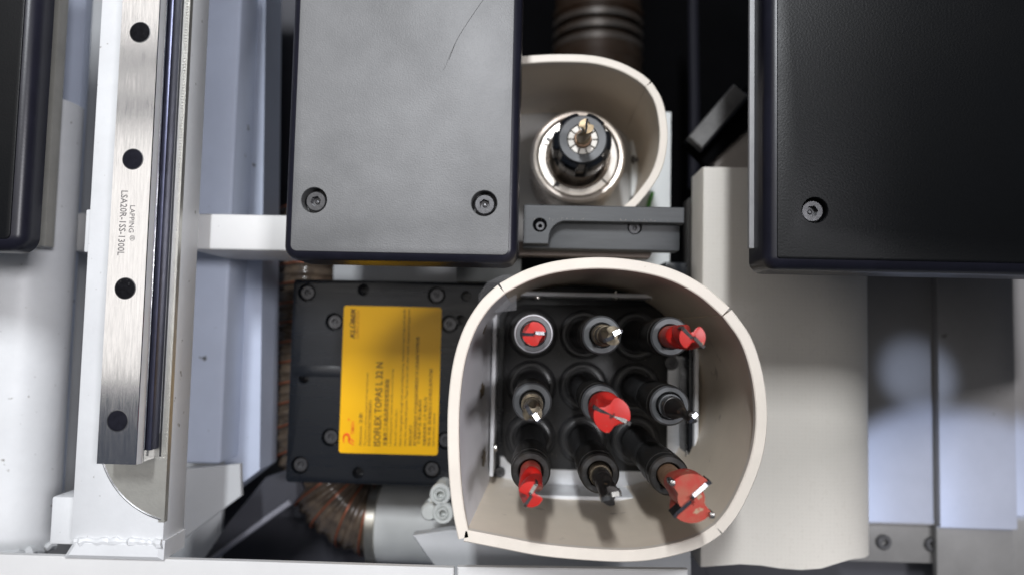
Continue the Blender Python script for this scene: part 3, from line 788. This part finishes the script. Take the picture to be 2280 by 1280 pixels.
def tipblade(t, x, y, r, z, ang, th, h, m, point=0.8, spur=0.9, name='carbide_tip', lip=0.25):
    """carbide plate across the diameter: centre point, edge falling to both ends, a spur at each end; two halves offset by the web"""
    a = R(ang); ca, sa = math.cos(a), math.sin(a)
    for sgn in (1, -1):
        b = MB()
        prof = [(0, -h), (r, -h), (r, spur), (r * 0.86, spur * 0.3), (r * 0.80, -0.25), (r * 0.12, -0.05), (0, point)]
        f0 = []; f1 = []
        for px_, pz_ in prof:
            for lst, off in ((f0, -lip), (f1, th - lip)):
                lx, ly = sgn * px_, sgn * off
                dz = -0.5 if off > 0 else 0
                lst.append(b.v(x + lx * ca - ly * sa, y + lx * sa + ly * ca, z + pz_ + dz))
        b.face(f0); b.face(f1[::-1]); b.bridge(f0, f1)
        b.build(name, m, LAST[0], smooth=0)
TG = 'drill tools in the bank'
def T_(name, i, j, label):
    return thing(name, label, 'drill tool', (SX[i], SY[j], 3.2), TG)
def shank(t, x, y, r, z0, z1, m, r2=None, name='shank'):
    r2 = r2 or r
    b = MB(); b.lathe([(r, z0), (r, z1 - 0.4), (r2, z1), (0, z1 + .02)], (x, y, 0), n=36); b.build(name, m, t)

# top row
t = T_('red_drill', 0, 0, 'red drill in a bright ringed collar seen straight end on, top left socket'); x, y = SX[0], SY[0]
sleeve(t, x, y, mat('bright_collar_face', (0.16, 0.165, 0.175), 0.34, metal=0.5, var=0.25, vscale=120), 9.4, 5.9)
b = MB(); b.lathe([(9.35, ZT - .9), (9.0, ZT + .1), (8.3, ZT + .15), (7.9, ZT - .1)], (x, y, 0), n=48); b.build('collar_ring', STEEL_EDGE, t)
shank(t, x, y, 4.7, ZT - 7, 132, RED_WORN)
fluted(t, x, y, 4.85, 132, 160, 2, 140, RED, 0.30)
tipblade(t, x, y, 5.1, 161, -2, 1.3, 4, CARBIDE)
t = T_('worn_drill', 1, 0, 'resin stained steel drill, bright carbide edge, in the middle of the top row'); x, y = SX[1], SY[0]
sleeve(t, x, y); shank(t, x, y, 5.1, ZT - 7, 122, BRASSY, 4.6); shank(t, x, y, 4.4, 121, 136, BRASSY, 3.6)
fluted(t, x, y, 3.9, 135, 160, 25, 120, BRASSY, 0.5); tipblade(t, x, y, 4.1, 161, 25, 1.6, 5, CARBIDE, 1.0, 1.2)
t = T_('red_drill', 2, 0, 'slim red fluted drill leaning over the frame at top right of the bank'); x, y = SX[2], SY[0]
sleeve(t, x, y); shank(t, x, y, 5.2, ZT - 7, 128, RED_WORN)
fluted(t, x, y, 5.3, 127, 160, -46, 150, RED, 0.62); tipblade(t, x, y, 6.0, 161, -46, 1.4, 7, CARBIDE_D, 0.9, 1.1)
# middle row
t = T_('stepped_drill', 0, 1, 'stepped brown steel drill, silver blade, leftmost of the middle row'); x, y = SX[0], SY[1]
sleeve(t, x, y); shank(t, x, y, 5.0, ZT - 7, 124, BRASSY); shank(t, x, y, 3.6, 124, 133, BRASSY); shank(t, x, y, 4.3, 133, 138, BRASSY, 4.0)
fluted(t, x, y, 3.9, 138, 160, -57, 90, BRASSY, 0.5); tipblade(t, x, y, 4.1, 161, -57, 1.7, 5, CARBIDE, 0.6, 0.7)
t = T_('wide_red_bit', 1, 1, 'wide bright red boring bit at the centre of the nine tools'); x, y = SX[1], SY[1]
sleeve(t, x, y); shank(t, x, y, 5.2, ZT - 7, 122, RED_WORN)
b = MB(); b.lathe([(5.2, 121), (7.2, 131), (7.4, 133)], (x, y, 0), n=40); b.build('flare', RED, t)
fluted(t, x, y, 7.4, 132, 160, -27, 60, RED, 0.42); tipblade(t, x, y, 7.9, 161, -27, 1.5, 6, CARBIDE_D, 1.3, 1.0)
t = T_('thin_black_drill', 2, 1, 'thin black drill with sawdust and a glinting tip, rightmost of middle row'); x, y = SX[2], SY[1]
sleeve(t, x, y, STEEL_FACE, 9.3, 6.2); shank(t, x, y, 5.6, ZT - 7, 116, STEEL_FACE); shank(t, x, y, 4.9, 116, 124, BLACKBIT, 4.0)
b = MB(); b.lathe([(4.6, 123), (3.4, 133), (2.2, 141)], (x, y, 0), n=32); b.build('taper', BLACKBIT, t)
fluted(t, x, y, 2.2, 140, 162, 41, 160, BLACKBIT, 0.45); tipblade(t, x, y, 2.6, 163, 41, 1.2, 4, CARBIDE, 1.3, 0.8)
# bottom row
t = T_('red_spiral_drill', 0, 2, 'red spiral drill with scooped flute, bottom left of the bank'); x, y = SX[0], SY[2]
sleeve(t, x, y, STEEL_DARK); shank(t, x, y, 4.9, ZT - 7, 127, RED_WORN)
fluted(t, x, y, 5.1, 126, 161, 58, 170, RED, 0.66); tipblade(t, x, y, 5.1, 162, 58, 1.4, 7, CARBIDE_D, 1.0, 0.9)
t = T_('black_drill', 1, 2, 'chipped black drill with hooked cutting edge, middle of the bottom row'); x, y = SX[1], SY[2]
sleeve(t, x, y, STEEL_DARK); shank(t, x, y, 5.1, ZT - 7, 118, BRASSY, 4.8); shank(t, x, y, 4.2, 118, 130, BLACKBIT, 3.8)
fluted(t, x, y, 3.9, 129, 160, 10, 130, BLACKBIT, 0.55); tipblade(t, x, y, 4.2, 161, 10, 1.8, 6, CARBIDE_D, 0.8, 0.9)
t = T_('hinge_boring_bit', 2, 2, 'broad red hinge boring bit with two blades, bottom right of the bank'); x, y = SX[2], SY[2]
sleeve(t, x, y, STEEL_DARK, 9.3, 5.8); shank(t, x, y, 5.1, ZT - 7, 133, TAN_SHANK); 
b = MB(); n = 44; A = R(42)
def headring(r0, z, cut):
    out = []
    for i in range(n):
        th = 2 * math.pi * i / n; d = (th - A) % math.pi      # 0..pi from blade line
        rr = r0
        if cut > 0:
            # notch on the leading side of each blade
            e = math.pi - d
            if e < R(78): rr = r0 * (1 - cut * sm((R(78) - e) / R(16)) * sm((e + 0.02) / 0.03))
        out.append(b.v(x + rr * math.cos(th), y + rr * math.sin(th), z))
    return out
rr_ = [headring(5.1, 128, 0), headring(5.3, 133, 0), headring(6.4, 138, 0.15), headring(8.6, 144, .30), headring(9.6, 148, .38), headring(9.7, 153, .42), headring(9.7, 160, .44)]
for a, c in zip(rr_, rr_[1:]): b.bridge(a, c)
b.face(rr_[-1]); b.face(rr_[0][::-1]); LAST[0] = b.build('boring_head', RED_WORN, t, smooth=40)
tipblade(t, x, y, 10.2, 161.5, 42, 1.5, 9, CARBIDE, 2.2, 0.9)
for sgn in (1, -1):
    a = A + R(100) if sgn > 0 else A - R(80)
    b = MB(); q = (x + 9.9 * math.cos(a), y + 9.9 * math.sin(a)); b.box(q[0] - 1, q[0] + 1, q[1] - 1, q[1] + 1, 154, 162.5, 0.25); b.build('spur_cutter', CARBIDE_D, LAST[0])
b = MB(); b.lathe([(1.7, 0), (1.7, .5), (1.0, .7), (.9, -.8), (0, -.8)], (x - 3.6, y - 0.8 , 143.0), (-0.75, -0.15, 0.75), n=18); b.build('set_screw', BLACK_RUBBER, LAST[0])

# ================================================================== SPINDLE
sp0 = P(1297.5, 311, 47); sx, sy = sp0
ZW = -50.0
spd = thing('spindle', 'bright steel spindle with black collet nut holding a thin bit', 'spindle', (sx, sy, ZW))
b = MB(); b.lathe([(30, ZW), (30, 2), (29.2, 6), (27.6, 7.5), (25.8, 7.2), (25.4, 4), (25.4, 2)], (sx, sy, 0), n=72); b.build('outer_ring', SPINDLE_STEEL, spd, smooth=25)
b = MB(); b.lathe([(24.9, -6), (24.9, 4.5), (24.2, 5.4), (20.5, 5.4), (19.5, 4)], (sx, sy, 0), n=72); b.build('inner_ring', CHROME, spd, smooth=25)
for a in (40, 160, 232, 318):
    b = MB(); ca, sa = math.cos(R(a)), math.sin(R(a))
    b.tube([(sx + 20.6 * ca, sy + 20.6 * sa, 5.35), (sx + 24.3 * ca, sy + 24.3 * sa, 5.35)], 0.6, 8); b.build('ring_slot', STEEL_DARK, spd)
b = MB(); b.lathe([(19.6, 2.5), (18.2, 1.5), (16.8, -4), (15.8, -14), (15.8, -20)], (sx, sy, 0), n=64); b.build('dished_face', SPINDLE_STEEL, spd)
b = MB(); b.lathe([(14.8, -20), (14.8, 10), (15.2, 12), (15.2, 18), (14.6, 20), (14.6, 30)], (sx, sy, 0), n=56); b.build('barrel', SPINDLE_STEEL, spd)
for a in (150, 235):
    b = MB(); b.lathe([(1.3, 0), (1.3, .6), (.7, .9), (.6, .2), (0, .2)], (sx + 21.8 * math.cos(R(a)), sy + 21.8 * math.sin(R(a)), 5.3), n=14); b.build('grub_screw', STEEL, spd)
# slotted nut
b = MB(); n = 96
def nutring(r, z, notch):
    out = []
    for i in range(n):
        a = 360.0 * i / n; d = (a - 30 + 30) % 60 - 30
        rr = r - (notch if abs(d) < 8.5 else 0)
        out.append(b.v(sx + rr * math.cos(R(a)), sy + rr * math.sin(R(a)), z))
    return out
q = [nutring(16.6, 22, 0), nutring(17.1, 24, 2.6), nutring(17.1, 41, 2.6), nutring(16.2, 44, 2.0), nutring(14.2, 45.5, 0), nutring(13.6, 45.3, 0)]
for a, c in zip(q, q[1:]): b.bridge(a, c)
b.build('collet_nut', BLACK_PLATE, spd, smooth=30)
b = MB(); b.lathe([(13.6, 45.3), (13.4, 47.4), (13.1, 47.6), (9.0, 47.3), (8.6, 46)], (sx, sy, 0), n=56); b.build('nut_face', mat('grey_nut_face', (0.10, 0.103, 0.107), 0.45, metal=0.2, var=0.2, vscale=150), spd)
for k in range(10):
    a0 = 36 * k + 2.2; a1 = 36 * (k + 1) - 2.2; pts = []
    for i in range(5): a = R(a0 + (a1 - a0) * i / 4); pts.append((sx + 8.5 * math.cos(a), sy + 8.5 * math.sin(a)))
    for i in range(5): a = R(a1 - (a1 - a0) * i / 4); pts.append((sx + 5.0 * math.cos(a), sy + 5.0 * math.sin(a)))
    b = MB(); b.prism(pts, 36, 46.8, 0.3); b.build('collet_jaw', mat('collet_steel', (0.62, 0.59, 0.54), 0.5, metal=0.2) if k == 0 else bpy.data.materials['collet_steel'], spd)
shank(spd, sx, sy, 4.8, 38, 50, TAN_SHANK, 4.6, 'bit_shank')
fluted(spd, sx, sy, 4.0, 50, 74, 80, 130, mat('brassy_bit', (0.36, 0.27, 0.16), 0.4, metal=0.5, var=0.5, vscale=200), 0.5, name='router_bit')
tipblade(spd, sx, sy, 3.5, 75, 80, 1.0, 3, CARBIDE, 1.2, .5)

# plate behind spindle, upper hood, white board
x0, x1, y0, y1 = rpx(1060, 230, 1412, 560, ZW)
b = MB(); b.box(x0, x1, y0, y1, ZW - 12, ZW, 0.5); o = b.build('spindle_plate', mat('pale_plate', (0.62, 0.61, 0.59), 0.35, metal=0.2, var=0.12, vscale=30))
tag(o, 'pale flat plate behind the bright spindle', 'mounting plate')
zu = 50.0
uh = thing('small_hood', 'smaller ivory dust hood curving round the bright spindle', 'dust hood', (sx, sy, ZW))
up = [(1040, 140), (1100, 131), (1163, 125), (1240, 121), (1320, 124), (1380, 139), (1425, 162), (1449, 181)]
up2 = [(1452, 184), (1470, 212), (1481, 245), (1487, 290), (1485, 332), (1477, 368), (1463, 400), (1442, 430), (1421, 455), (1398, 476)]
for l in (up, up2):
    o_ = resample(spline([Vector(P(u, v, zu)) for u, v in l], 8), 34)
    for nm, za, zb_, d0, d1, m in (('rim_strip', zu - 4, zu, 0, 4.6, IVORY_RIM), ('hood_wall', ZW, zu - 4.1, 0.7, 3.9, IVORY)):
        b = MB(); ro = inward(o_, d0); ri = inward(o_, d1)
        c_ = 0.5 if nm == 'rim_strip' else 0
        rs = [b.ring(ro, za), b.ring(ro, zb_ - c_), b.ring(inward(o_, d0 + c_), zb_), b.ring(inward(o_, d1 - c_), zb_), b.ring(ri, zb_ - c_), b.ring(ri, za)] if c_ else [b.ring(ro, za), b.ring(ro, zb_), b.ring(ri, zb_), b.ring(ri, za)]
        for a, c in zip(rs, rs[1:]): b.bridge(a, c, False)
        b.bridge(rs[-1], rs[0], False)
        for e in (0, -1): b.face([r[e] for r in rs])
        b.build(nm, m, uh, smooth=40)
for u, v, ax in ((1229, 229, (0, -1, 0)), (1369, 229, (0, -1, 0)), (1412, 268, (-1, 0, 0)), (1412, 356, (-1, 0, 0)), (1410, 446, (-1, 0, 0))):
    p = P(u, v, ZW + 14); b = MB()
    b.lathe([(1.2, -3), (1.2, 0), (2.8, 0.0), (2.8, 1.0), (1.8, 1.9), (0, 2.2)], (p[0], p[1], ZW + 14), ax, n=16); b.build('screw', STEEL, uh)
x0, x1, y0, y1 = rpx(1405, 249, 1493, 640, -40)
b = MB(); b.box(x0, x1, y0, y1, -60, -40, 0.6); o = b.build('white_board', mat('clean_white', (0.86, 0.88, 0.87), 0.4)); tag(o, 'clean white board showing behind the small hood', 'board')
b = MB(); b.tube([(*P(u, v, -36), -36) for u, v in ((1440, 470), (1446, 450), (1450, 438), (1453, 428))], 1.3, 10); o = b.build('green_wire', GREEN)
tag(o, 'short green wire in front of the white board', 'wire')

# ================================================================== DARK BRACKET BETWEEN THE HOODS
zb = 62.0
br = thing('stop_bracket', 'dark grey machined bracket with long step, between the two hoods', 'bracket', (*P(1345, 558, zb), zb - 16))
x0, x1, y0, y1 = rpx(1165, 459, 1520, 552, zb)
hA = P(1202, 501, zb); hB = P(1418, 503, zb)
bx1 = xat(1524, 480, zb)
stepy = yat(1340, 494, zb)
topq = [(x0, y0 + 1.5), (xat(1221, 545, zb), y0 + 1.5)]
cxs, cys = xat(1262, 494, zb), stepy
lx = xat(1223, 530, zb)
arc = [(lx, stepy - 8.5 * 1), *[(lx + 9 * (1 - math.cos(R(a))), stepy - 9 * (1 - math.sin(R(a)))) for a in range(10, 91, 10)]]
poly = topq + arc + [(bx1, stepy), (bx1, y1), (x0, y1)]
b = MB(); b.prism(poly, zb - 8, zb, 0.35); b.build('upper_step', DARK_ANOD, br)
b = MB(); b.slab(rect(x0, x1, y0, y1 - 1), 0.8, zb - 20, zb - 8.1, 0.4, holes=[(hB[0], hB[1] + .3, 4.1, 6)], n=3, bn=2); b.build('lower_body', DARK_ANOD, br)
b = MB(); b.lathe([(3.9, 0.05), (3.9, 0.15), (3.4, 0.15), (3.3, -.0)], (hA[0], hA[1], zb), n=28); b.build('hole_edge', DARK, br)
b = MB(); b.lathe([(3.7, 0.12), (0, 0.12)], (hA[0], hA[1], zb), n=28); b.build('hole_shade_disc', DARK, br)  # flat dark disc on the face, the hole's shade put into its colour
o = place(BOLT_M4, br, (hA[0] + .2, hA[1] - .7, zb + 0.5)); o.scale = (.74, .74, 1); place(BOLT_M4, br, (hB[0], hB[1], zb - 9.4))
b = MB(); b.lathe([(4.2, 0), (4.2, 5.2), (4.1, 5.25)], (hB[0], hB[1] + .3, zb - 5.05), n=28)
x0, x1, y0, y1 = rpx(1155, 540, 1462, 572, 36)
b = MB(); b.prism([(x0, y0), (x1 - 4, y0), (x1, y1), (x0, y1)], 26, 36, 0.4); o = b.build('bronze_plate', mat('brownish_plate', (0.20, 0.165, 0.145), 0.45, metal=0.4, var=0.3, vscale=50))
tag(o, 'brownish plate edge below the dark machined bracket', 'plate')
x0, x1, y0, y1 = rpx(1016, 596, 1160, 628, 20)
b = MB(); b.box(x0, x1, y0, y1 + 8, 4, 20, 0.6); o = b.build('grey_block', mat('dull_grey_block', (0.10, 0.105, 0.10), 0.5, var=0.2, vscale=40)); tag(o, 'dull grey block under the lower right corner of the sheened cover', 'block')
x0, x1, y0, y1 = rpx(742, 560, 1030, 640, -60)
b = MB(); b.box(x0, x1, y0, y1, -80, -60, 0.6); o = b.build('light_panel', GREY_PAINT); tag(o, 'strip of light grey panel between sheened cover and black drill bank', 'panel')
x0, x1, y0, y1 = rpx(1478, 584, 1530, 640, 0)
b = MB(); b.box(x0, x1, y0, y1, -30, 0, 1.0); o = b.build('black_stop_block', BLACK_PLATE); tag(o, 'small dark block behind the top of the large hood', 'block')

# ================================================================== DARK RECESS ABOVE THE SPINDLE
mz = -230.0
BAND = mat('dull_band', (0.085, 0.08, 0.075), 0.4, metal=0.3, var=0.6, vscale=24, vcol=(0.05, 0.035, 0.025))
mc = P(1340, 60, mz)
mt = thing('motor', 'dark rusty ribbed motor shell blurred in the recess above the small hood', 'motor', (mc[0], mc[1], mz - 40))
b = MB(); rad = (xat(1440, 60, mz) - xat(1235, 60, mz)) / 2
b.lathe([(rad, -60), (rad, -34), (rad * 1.02, -32), (rad * 1.02, -8), (rad * .9, -6), (rad * .9, 14), (rad * .99, 16), (rad * .99, 60), (rad * .9, 62), (rad * .9, 120)], (mc[0], mc[1], mz - rad), (0, 1, 0), n=48)
ms = b.build('motor_shell', RUST, mt)
for dy in (-34, -22, -8, 4, 16, 26):
    b = MB(); b.lathe([(rad * .85, -3.5), (rad * 1.03, -2.5), (rad * 1.05, 2.5), (rad * .85, 3.5)], (mc[0], mc[1] + dy, mz - rad), (0, 1, 0), n=48); b.build('clamp_band', RUST if dy % 4 else BAND, ms)
q = spline([(1542, -60), (1544, 100), (1546, 260), (1544, 420)], 4)
b = MB(); b.tube([(*P(u, v, -190), -190) for u, v in q], 4.6, 10); o = b.build('black_cable', mat('cable_black', (0.014, 0.014, 0.02), 0.6, spec=0.15)); tag(o, 'black cable hanging in the dark recess', 'cable')
# slanted arm
az = -20.0
def slanted(name, label, p0, p1, wdt, z, th, m, parent=None):
    a = Vector(P(*p0, z)); c = Vector(P(*p1, z)); d = (c - a).normalized(); n_ = Vector((-d.y, d.x)) * wdt / 2
    b = MB(); b.prism([tuple(a - n_), tuple(c - n_), tuple(c + n_), tuple(a + n_)], z - th, z, 0.8)
    o = b.build(name, m, parent)
    if label: tag(o, label, 'bracket')
    return o
arm = thing('slanted_arm', 'slanted steel arm in the dark gap left of the thin metal strip', 'bracket', (*P(1600, 260, az), az - 8))
slanted('arm_plate', None, (1548, 318), (1650, 200), 12, az, 8, mat('worn_arm', (0.20, 0.195, 0.19), 0.4, metal=0.4, var=0.5, vscale=30), arm)
slanted('arm_edge', None, (1560, 330), (1665, 210), 4.5, az - 3, 8, DARK_STEEL, arm)
slanted('black_guard', 'wide black guard plate under the slanted steel arm', (1548, 345), (1690, 215), 22, az - 14, 8, DARK)
x0, x1, y0, y1 = rpx(1590, 260, 1720, 400, -40)
b = MB(); b.box(x0, x1, y0, y1, -60, -40, 3); o = b.build('brown_panel', mat('taupe_panel', (0.52, 0.47, 0.43), 0.5, var=0.25, vscale=18)); tag(o, 'blurred taupe panel above the top edge of the cream sheet cover', 'panel')
x0, x1, y0, y1 = rpx(1520, 440, 1556, 700, -30)
b = MB(); b.box(x0 + 4, x1, y0, y1, -50, -30, 1); o = b.build('dim_post', mat('dim_grey', (0.12, 0.115, 0.11), 0.5, var=0.3, vscale=20)); tag(o, 'dim narrow post between dark bracket and cream sheet cover', 'machine frame')

# ================================================================== HOSE, PIPE, FITTINGS (lower left of hood)
hz = -72.0
hp = [(*P(u, v, z), z) for u, v, z in ((690, 470, -90), (688, 580, -88), (682, 720, -84), (678, 860, -78), (688, 975, hz), (718, 1062, hz), (772, 1130, hz), (850, 1162, hz))]
hp = [Vector(p) for p in spline([Vector(p) for p in hp], 16)]
hr = 25.5
hs = thing('ribbed_hose', 'smoky ribbed suction hose with copper wire bending under the black plate', 'hose', tuple(hp[-1]))
# resample in 3D
Ls = [0]
for a, c in zip(hp, hp[1:]): Ls.append(Ls[-1] + (c - a).length)
def along(s):
    for i in range(len(Ls) - 1):
        if Ls[i + 1] >= s: return hp[i].lerp(hp[i + 1], (s - Ls[i]) / max(Ls[i + 1] - Ls[i], 1e-6))
    return hp[-1].copy()
pitch = 7.2; N = int(Ls[-1] / pitch * 8)
pts = [along(Ls[-1] * i / N) for i in range(N + 1)]
b = MB(); b.tube(pts, [hr - 1.2 + 1.2 * math.cos(2 * math.pi * (Ls[-1] * i / N) / pitch) for i in range(N + 1)], 32); b.build('hose_skin', HOSE, hs, smooth=80)
b = MB(); turns = int(Ls[-1] / pitch / 2); wp = []; upv = Vector((0, 0, 1))
K = turns * 22
for i in range(K + 1):
    s0 = Ls[-1] * i / K; p = along(s0); t_ = (along(min(s0 + .5, Ls[-1])) - along(max(s0 - .5, 0))).normalized()
    n1 = (upv - t_ * upv.dot(t_)).normalized(); n2 = t_.cross(n1); a = 2 * math.pi * (s0 / pitch / 2)
    wp.append(p + (n1 * math.cos(a) + n2 * math.sin(a)) * (hr - 0.15))
b.tube(wp, 0.75, 6); b.build('wire_coil', COPPER, hs, smooth=60)
pp = thing('grey_pipe', 'light grey round pipe end joining the hose beneath the drill bank', 'pipe', (*P(930, 1165, hz), hz))
p0 = Vector((*P(842, 1162, hz), hz)); p1 = Vector((*P(1120, 1172, hz), hz)); d = p1 - p0
b = MB(); b.lathe([(26.5, 0), (26.8, 1), (26.8, d.length)], p0, d, n=56); b.build('pipe_tube', PIPE, pp)
b = MB(); b.lathe([(26.9, 0.5), (28.0, 1), (28.0, 7), (26.9, 7.5)], p0 - d.normalized() * 5, d, n=56); b.build('hose_clamp', mat('clamp_steel', (0.45, 0.43, 0.38), 0.3, metal=0.8, var=0.3, vscale=60), pp)
q = PP([(918, 1192), (950, 1240), (1000, 1300), (1540, 1300), (1538, 1190), (1000, 1180)], 30)
b = MB(); b.prism(q, 20, 30, 1.0); o = b.build('grey_housing', GREY_PAINT); tag(o, 'flat grey housing showing below the large hood', 'housing')
q = PP([(1018, 1262), (1532, 1268), (1532, 1330), (1018, 1330)], 97)
b = MB(); b.prism(q, 93, 97, .6); o = b.build('pale_ledge', W_PAINT2); tag(o, 'pale ledge at the bottom picture edge under the large hood', 'ledge')
fz = 20.0
ft = thing('air_fitting', 'twin white push in air fitting between pipe and large hood', 'air fitting', (*P(980, 1125, fz), fz - 24))
WP = mat('white_plastic', (0.66, 0.68, 0.66), 0.4, var=0.12, vscale=120)
for u, v in ((980, 1100), (986, 1142)):
    p = P(u, v, fz)
    b = MB(); b.lathe([(5.4, -24), (5.4, -6), (6.3, -5), (6.3, -1), (5.8, 0), (4.2, 0), (4.0, -1.2), (3.4, -1.2), (3.0, 0.8), (2.2, 0.8), (2.0, -4), (0, -4)], (p[0], p[1], fz), n=32); b.build('push_in_port', WP, ft)
p = P(955, 1140, fz - 6); b = MB(); b.lathe([(5.2, -18), (5.2, -2), (4.2, 0), (0, 0.3)], (p[0], p[1], fz - 6), n=28); b.build('elbow_cap', WP, ft)
q = PP([(952, 1112), (985, 1092), (1000, 1150), (960, 1160)], fz - 12)
b = MB(); b.prism(q, fz - 26, fz - 12, 1.5); b.build('fitting_body', WP, ft)
# dark blade plates bottom left
bz = -30.0
b = MB(); b.prism(PP([(655, 1040), (676, 1090), (650, 1125), (455, 1262), (440, 1262), (510, 1160), (590, 1062)], bz), bz - 5, bz, 1.0); o = b.build('dark_guard_plate', DARK_STEEL)
tag(o, 'dark slanting guard plate between grey gusset and ribbed hose', 'guard plate')
b = MB(); b.tube([(*P(u, v, bz + 1), bz + 1) for u, v in ((646, 1117), (590, 1156), (520, 1207), (458, 1256))], 2.0, 8); o2 = b.build('folded_lip', mat('grey_lip', (0.22, 0.22, 0.25), 0.4), o)
b = MB(); x0, x1, y0, y1 = rpx(360, 1060, 1000, 1300, -120); b.box(x0, x1, y0, y1, -126, -120); b.build('dark_floor', mat('dim_floor', (0.040, 0.040, 0.050), 0.6, var=0.4, vscale=12), kind='structure')
b = MB(); b.prism(PP([(1536, 1180), (1575, 1180), (1575, 1330), (1536, 1330)], -40), -60, -40, 1); o = b.build('dark_upright', DARK_STEEL); tag(o, 'dark upright in the gap below the cream sheet cover edge', 'machine frame')
b = MB(); x0, x1, y0, y1 = rpx(1560, 1225, 2320, 1340, -95); b.box(x0, x1, y0, y1, -100, -95); o = b.build('lower_tray', DARK_STEEL, kind='structure')

# ================================================================== loose sawdust specks
b = MB()
def chip(x, y, z, s):
    a = random.uniform(0, 6.28); c, d = math.cos(a) * s, math.sin(a) * s; f = random.uniform(.3, .6)
    v = [b.v(x - c, y - d, z), b.v(x + d * f, y - c * f, z), b.v(x + c, y + d, z), b.v(x - d * f, y + c * f, z), b.v(x, y, z + s * .5)]
    for i in range(4): b.face([v[i], v[(i + 1) % 4], v[4]])
    b.face(v[3::-1])
for _ in range(170):
    chip(random.uniform(SX[0] - 15, SX[2] + 14), random.uniform(SY[2] - 14, SY[0] + 14), 0.1, random.uniform(.15, .5) * random.uniform(.5, 1))
for _ in range(40): chip(random.uniform(P(1180, 520, zb)[0], P(1500, 520, zb)[0]), stepy + random.uniform(0.2, 1.6), zb + .03, random.uniform(.1, .3))
for _ in range(60): chip(random.uniform(px0 + 4, P(990, 900, zp)[0]), random.uniform(py0 + 3, py1 - 3), zp + .12, random.uniform(.08, .2))
for _ in range(70):
    u = random.uniform(660, 1140); v = random.uniform(5, 560); p = P(u, v, zc); chip(p[0], p[1], zc + .02, random.uniform(.08, .2))
o = b.build('sawdust', mat('pale_dust', (0.55, 0.48, 0.38), 0.7)); tag(o, 'pale sawdust specks scattered on the black blocks and covers', None, kind='stuff')
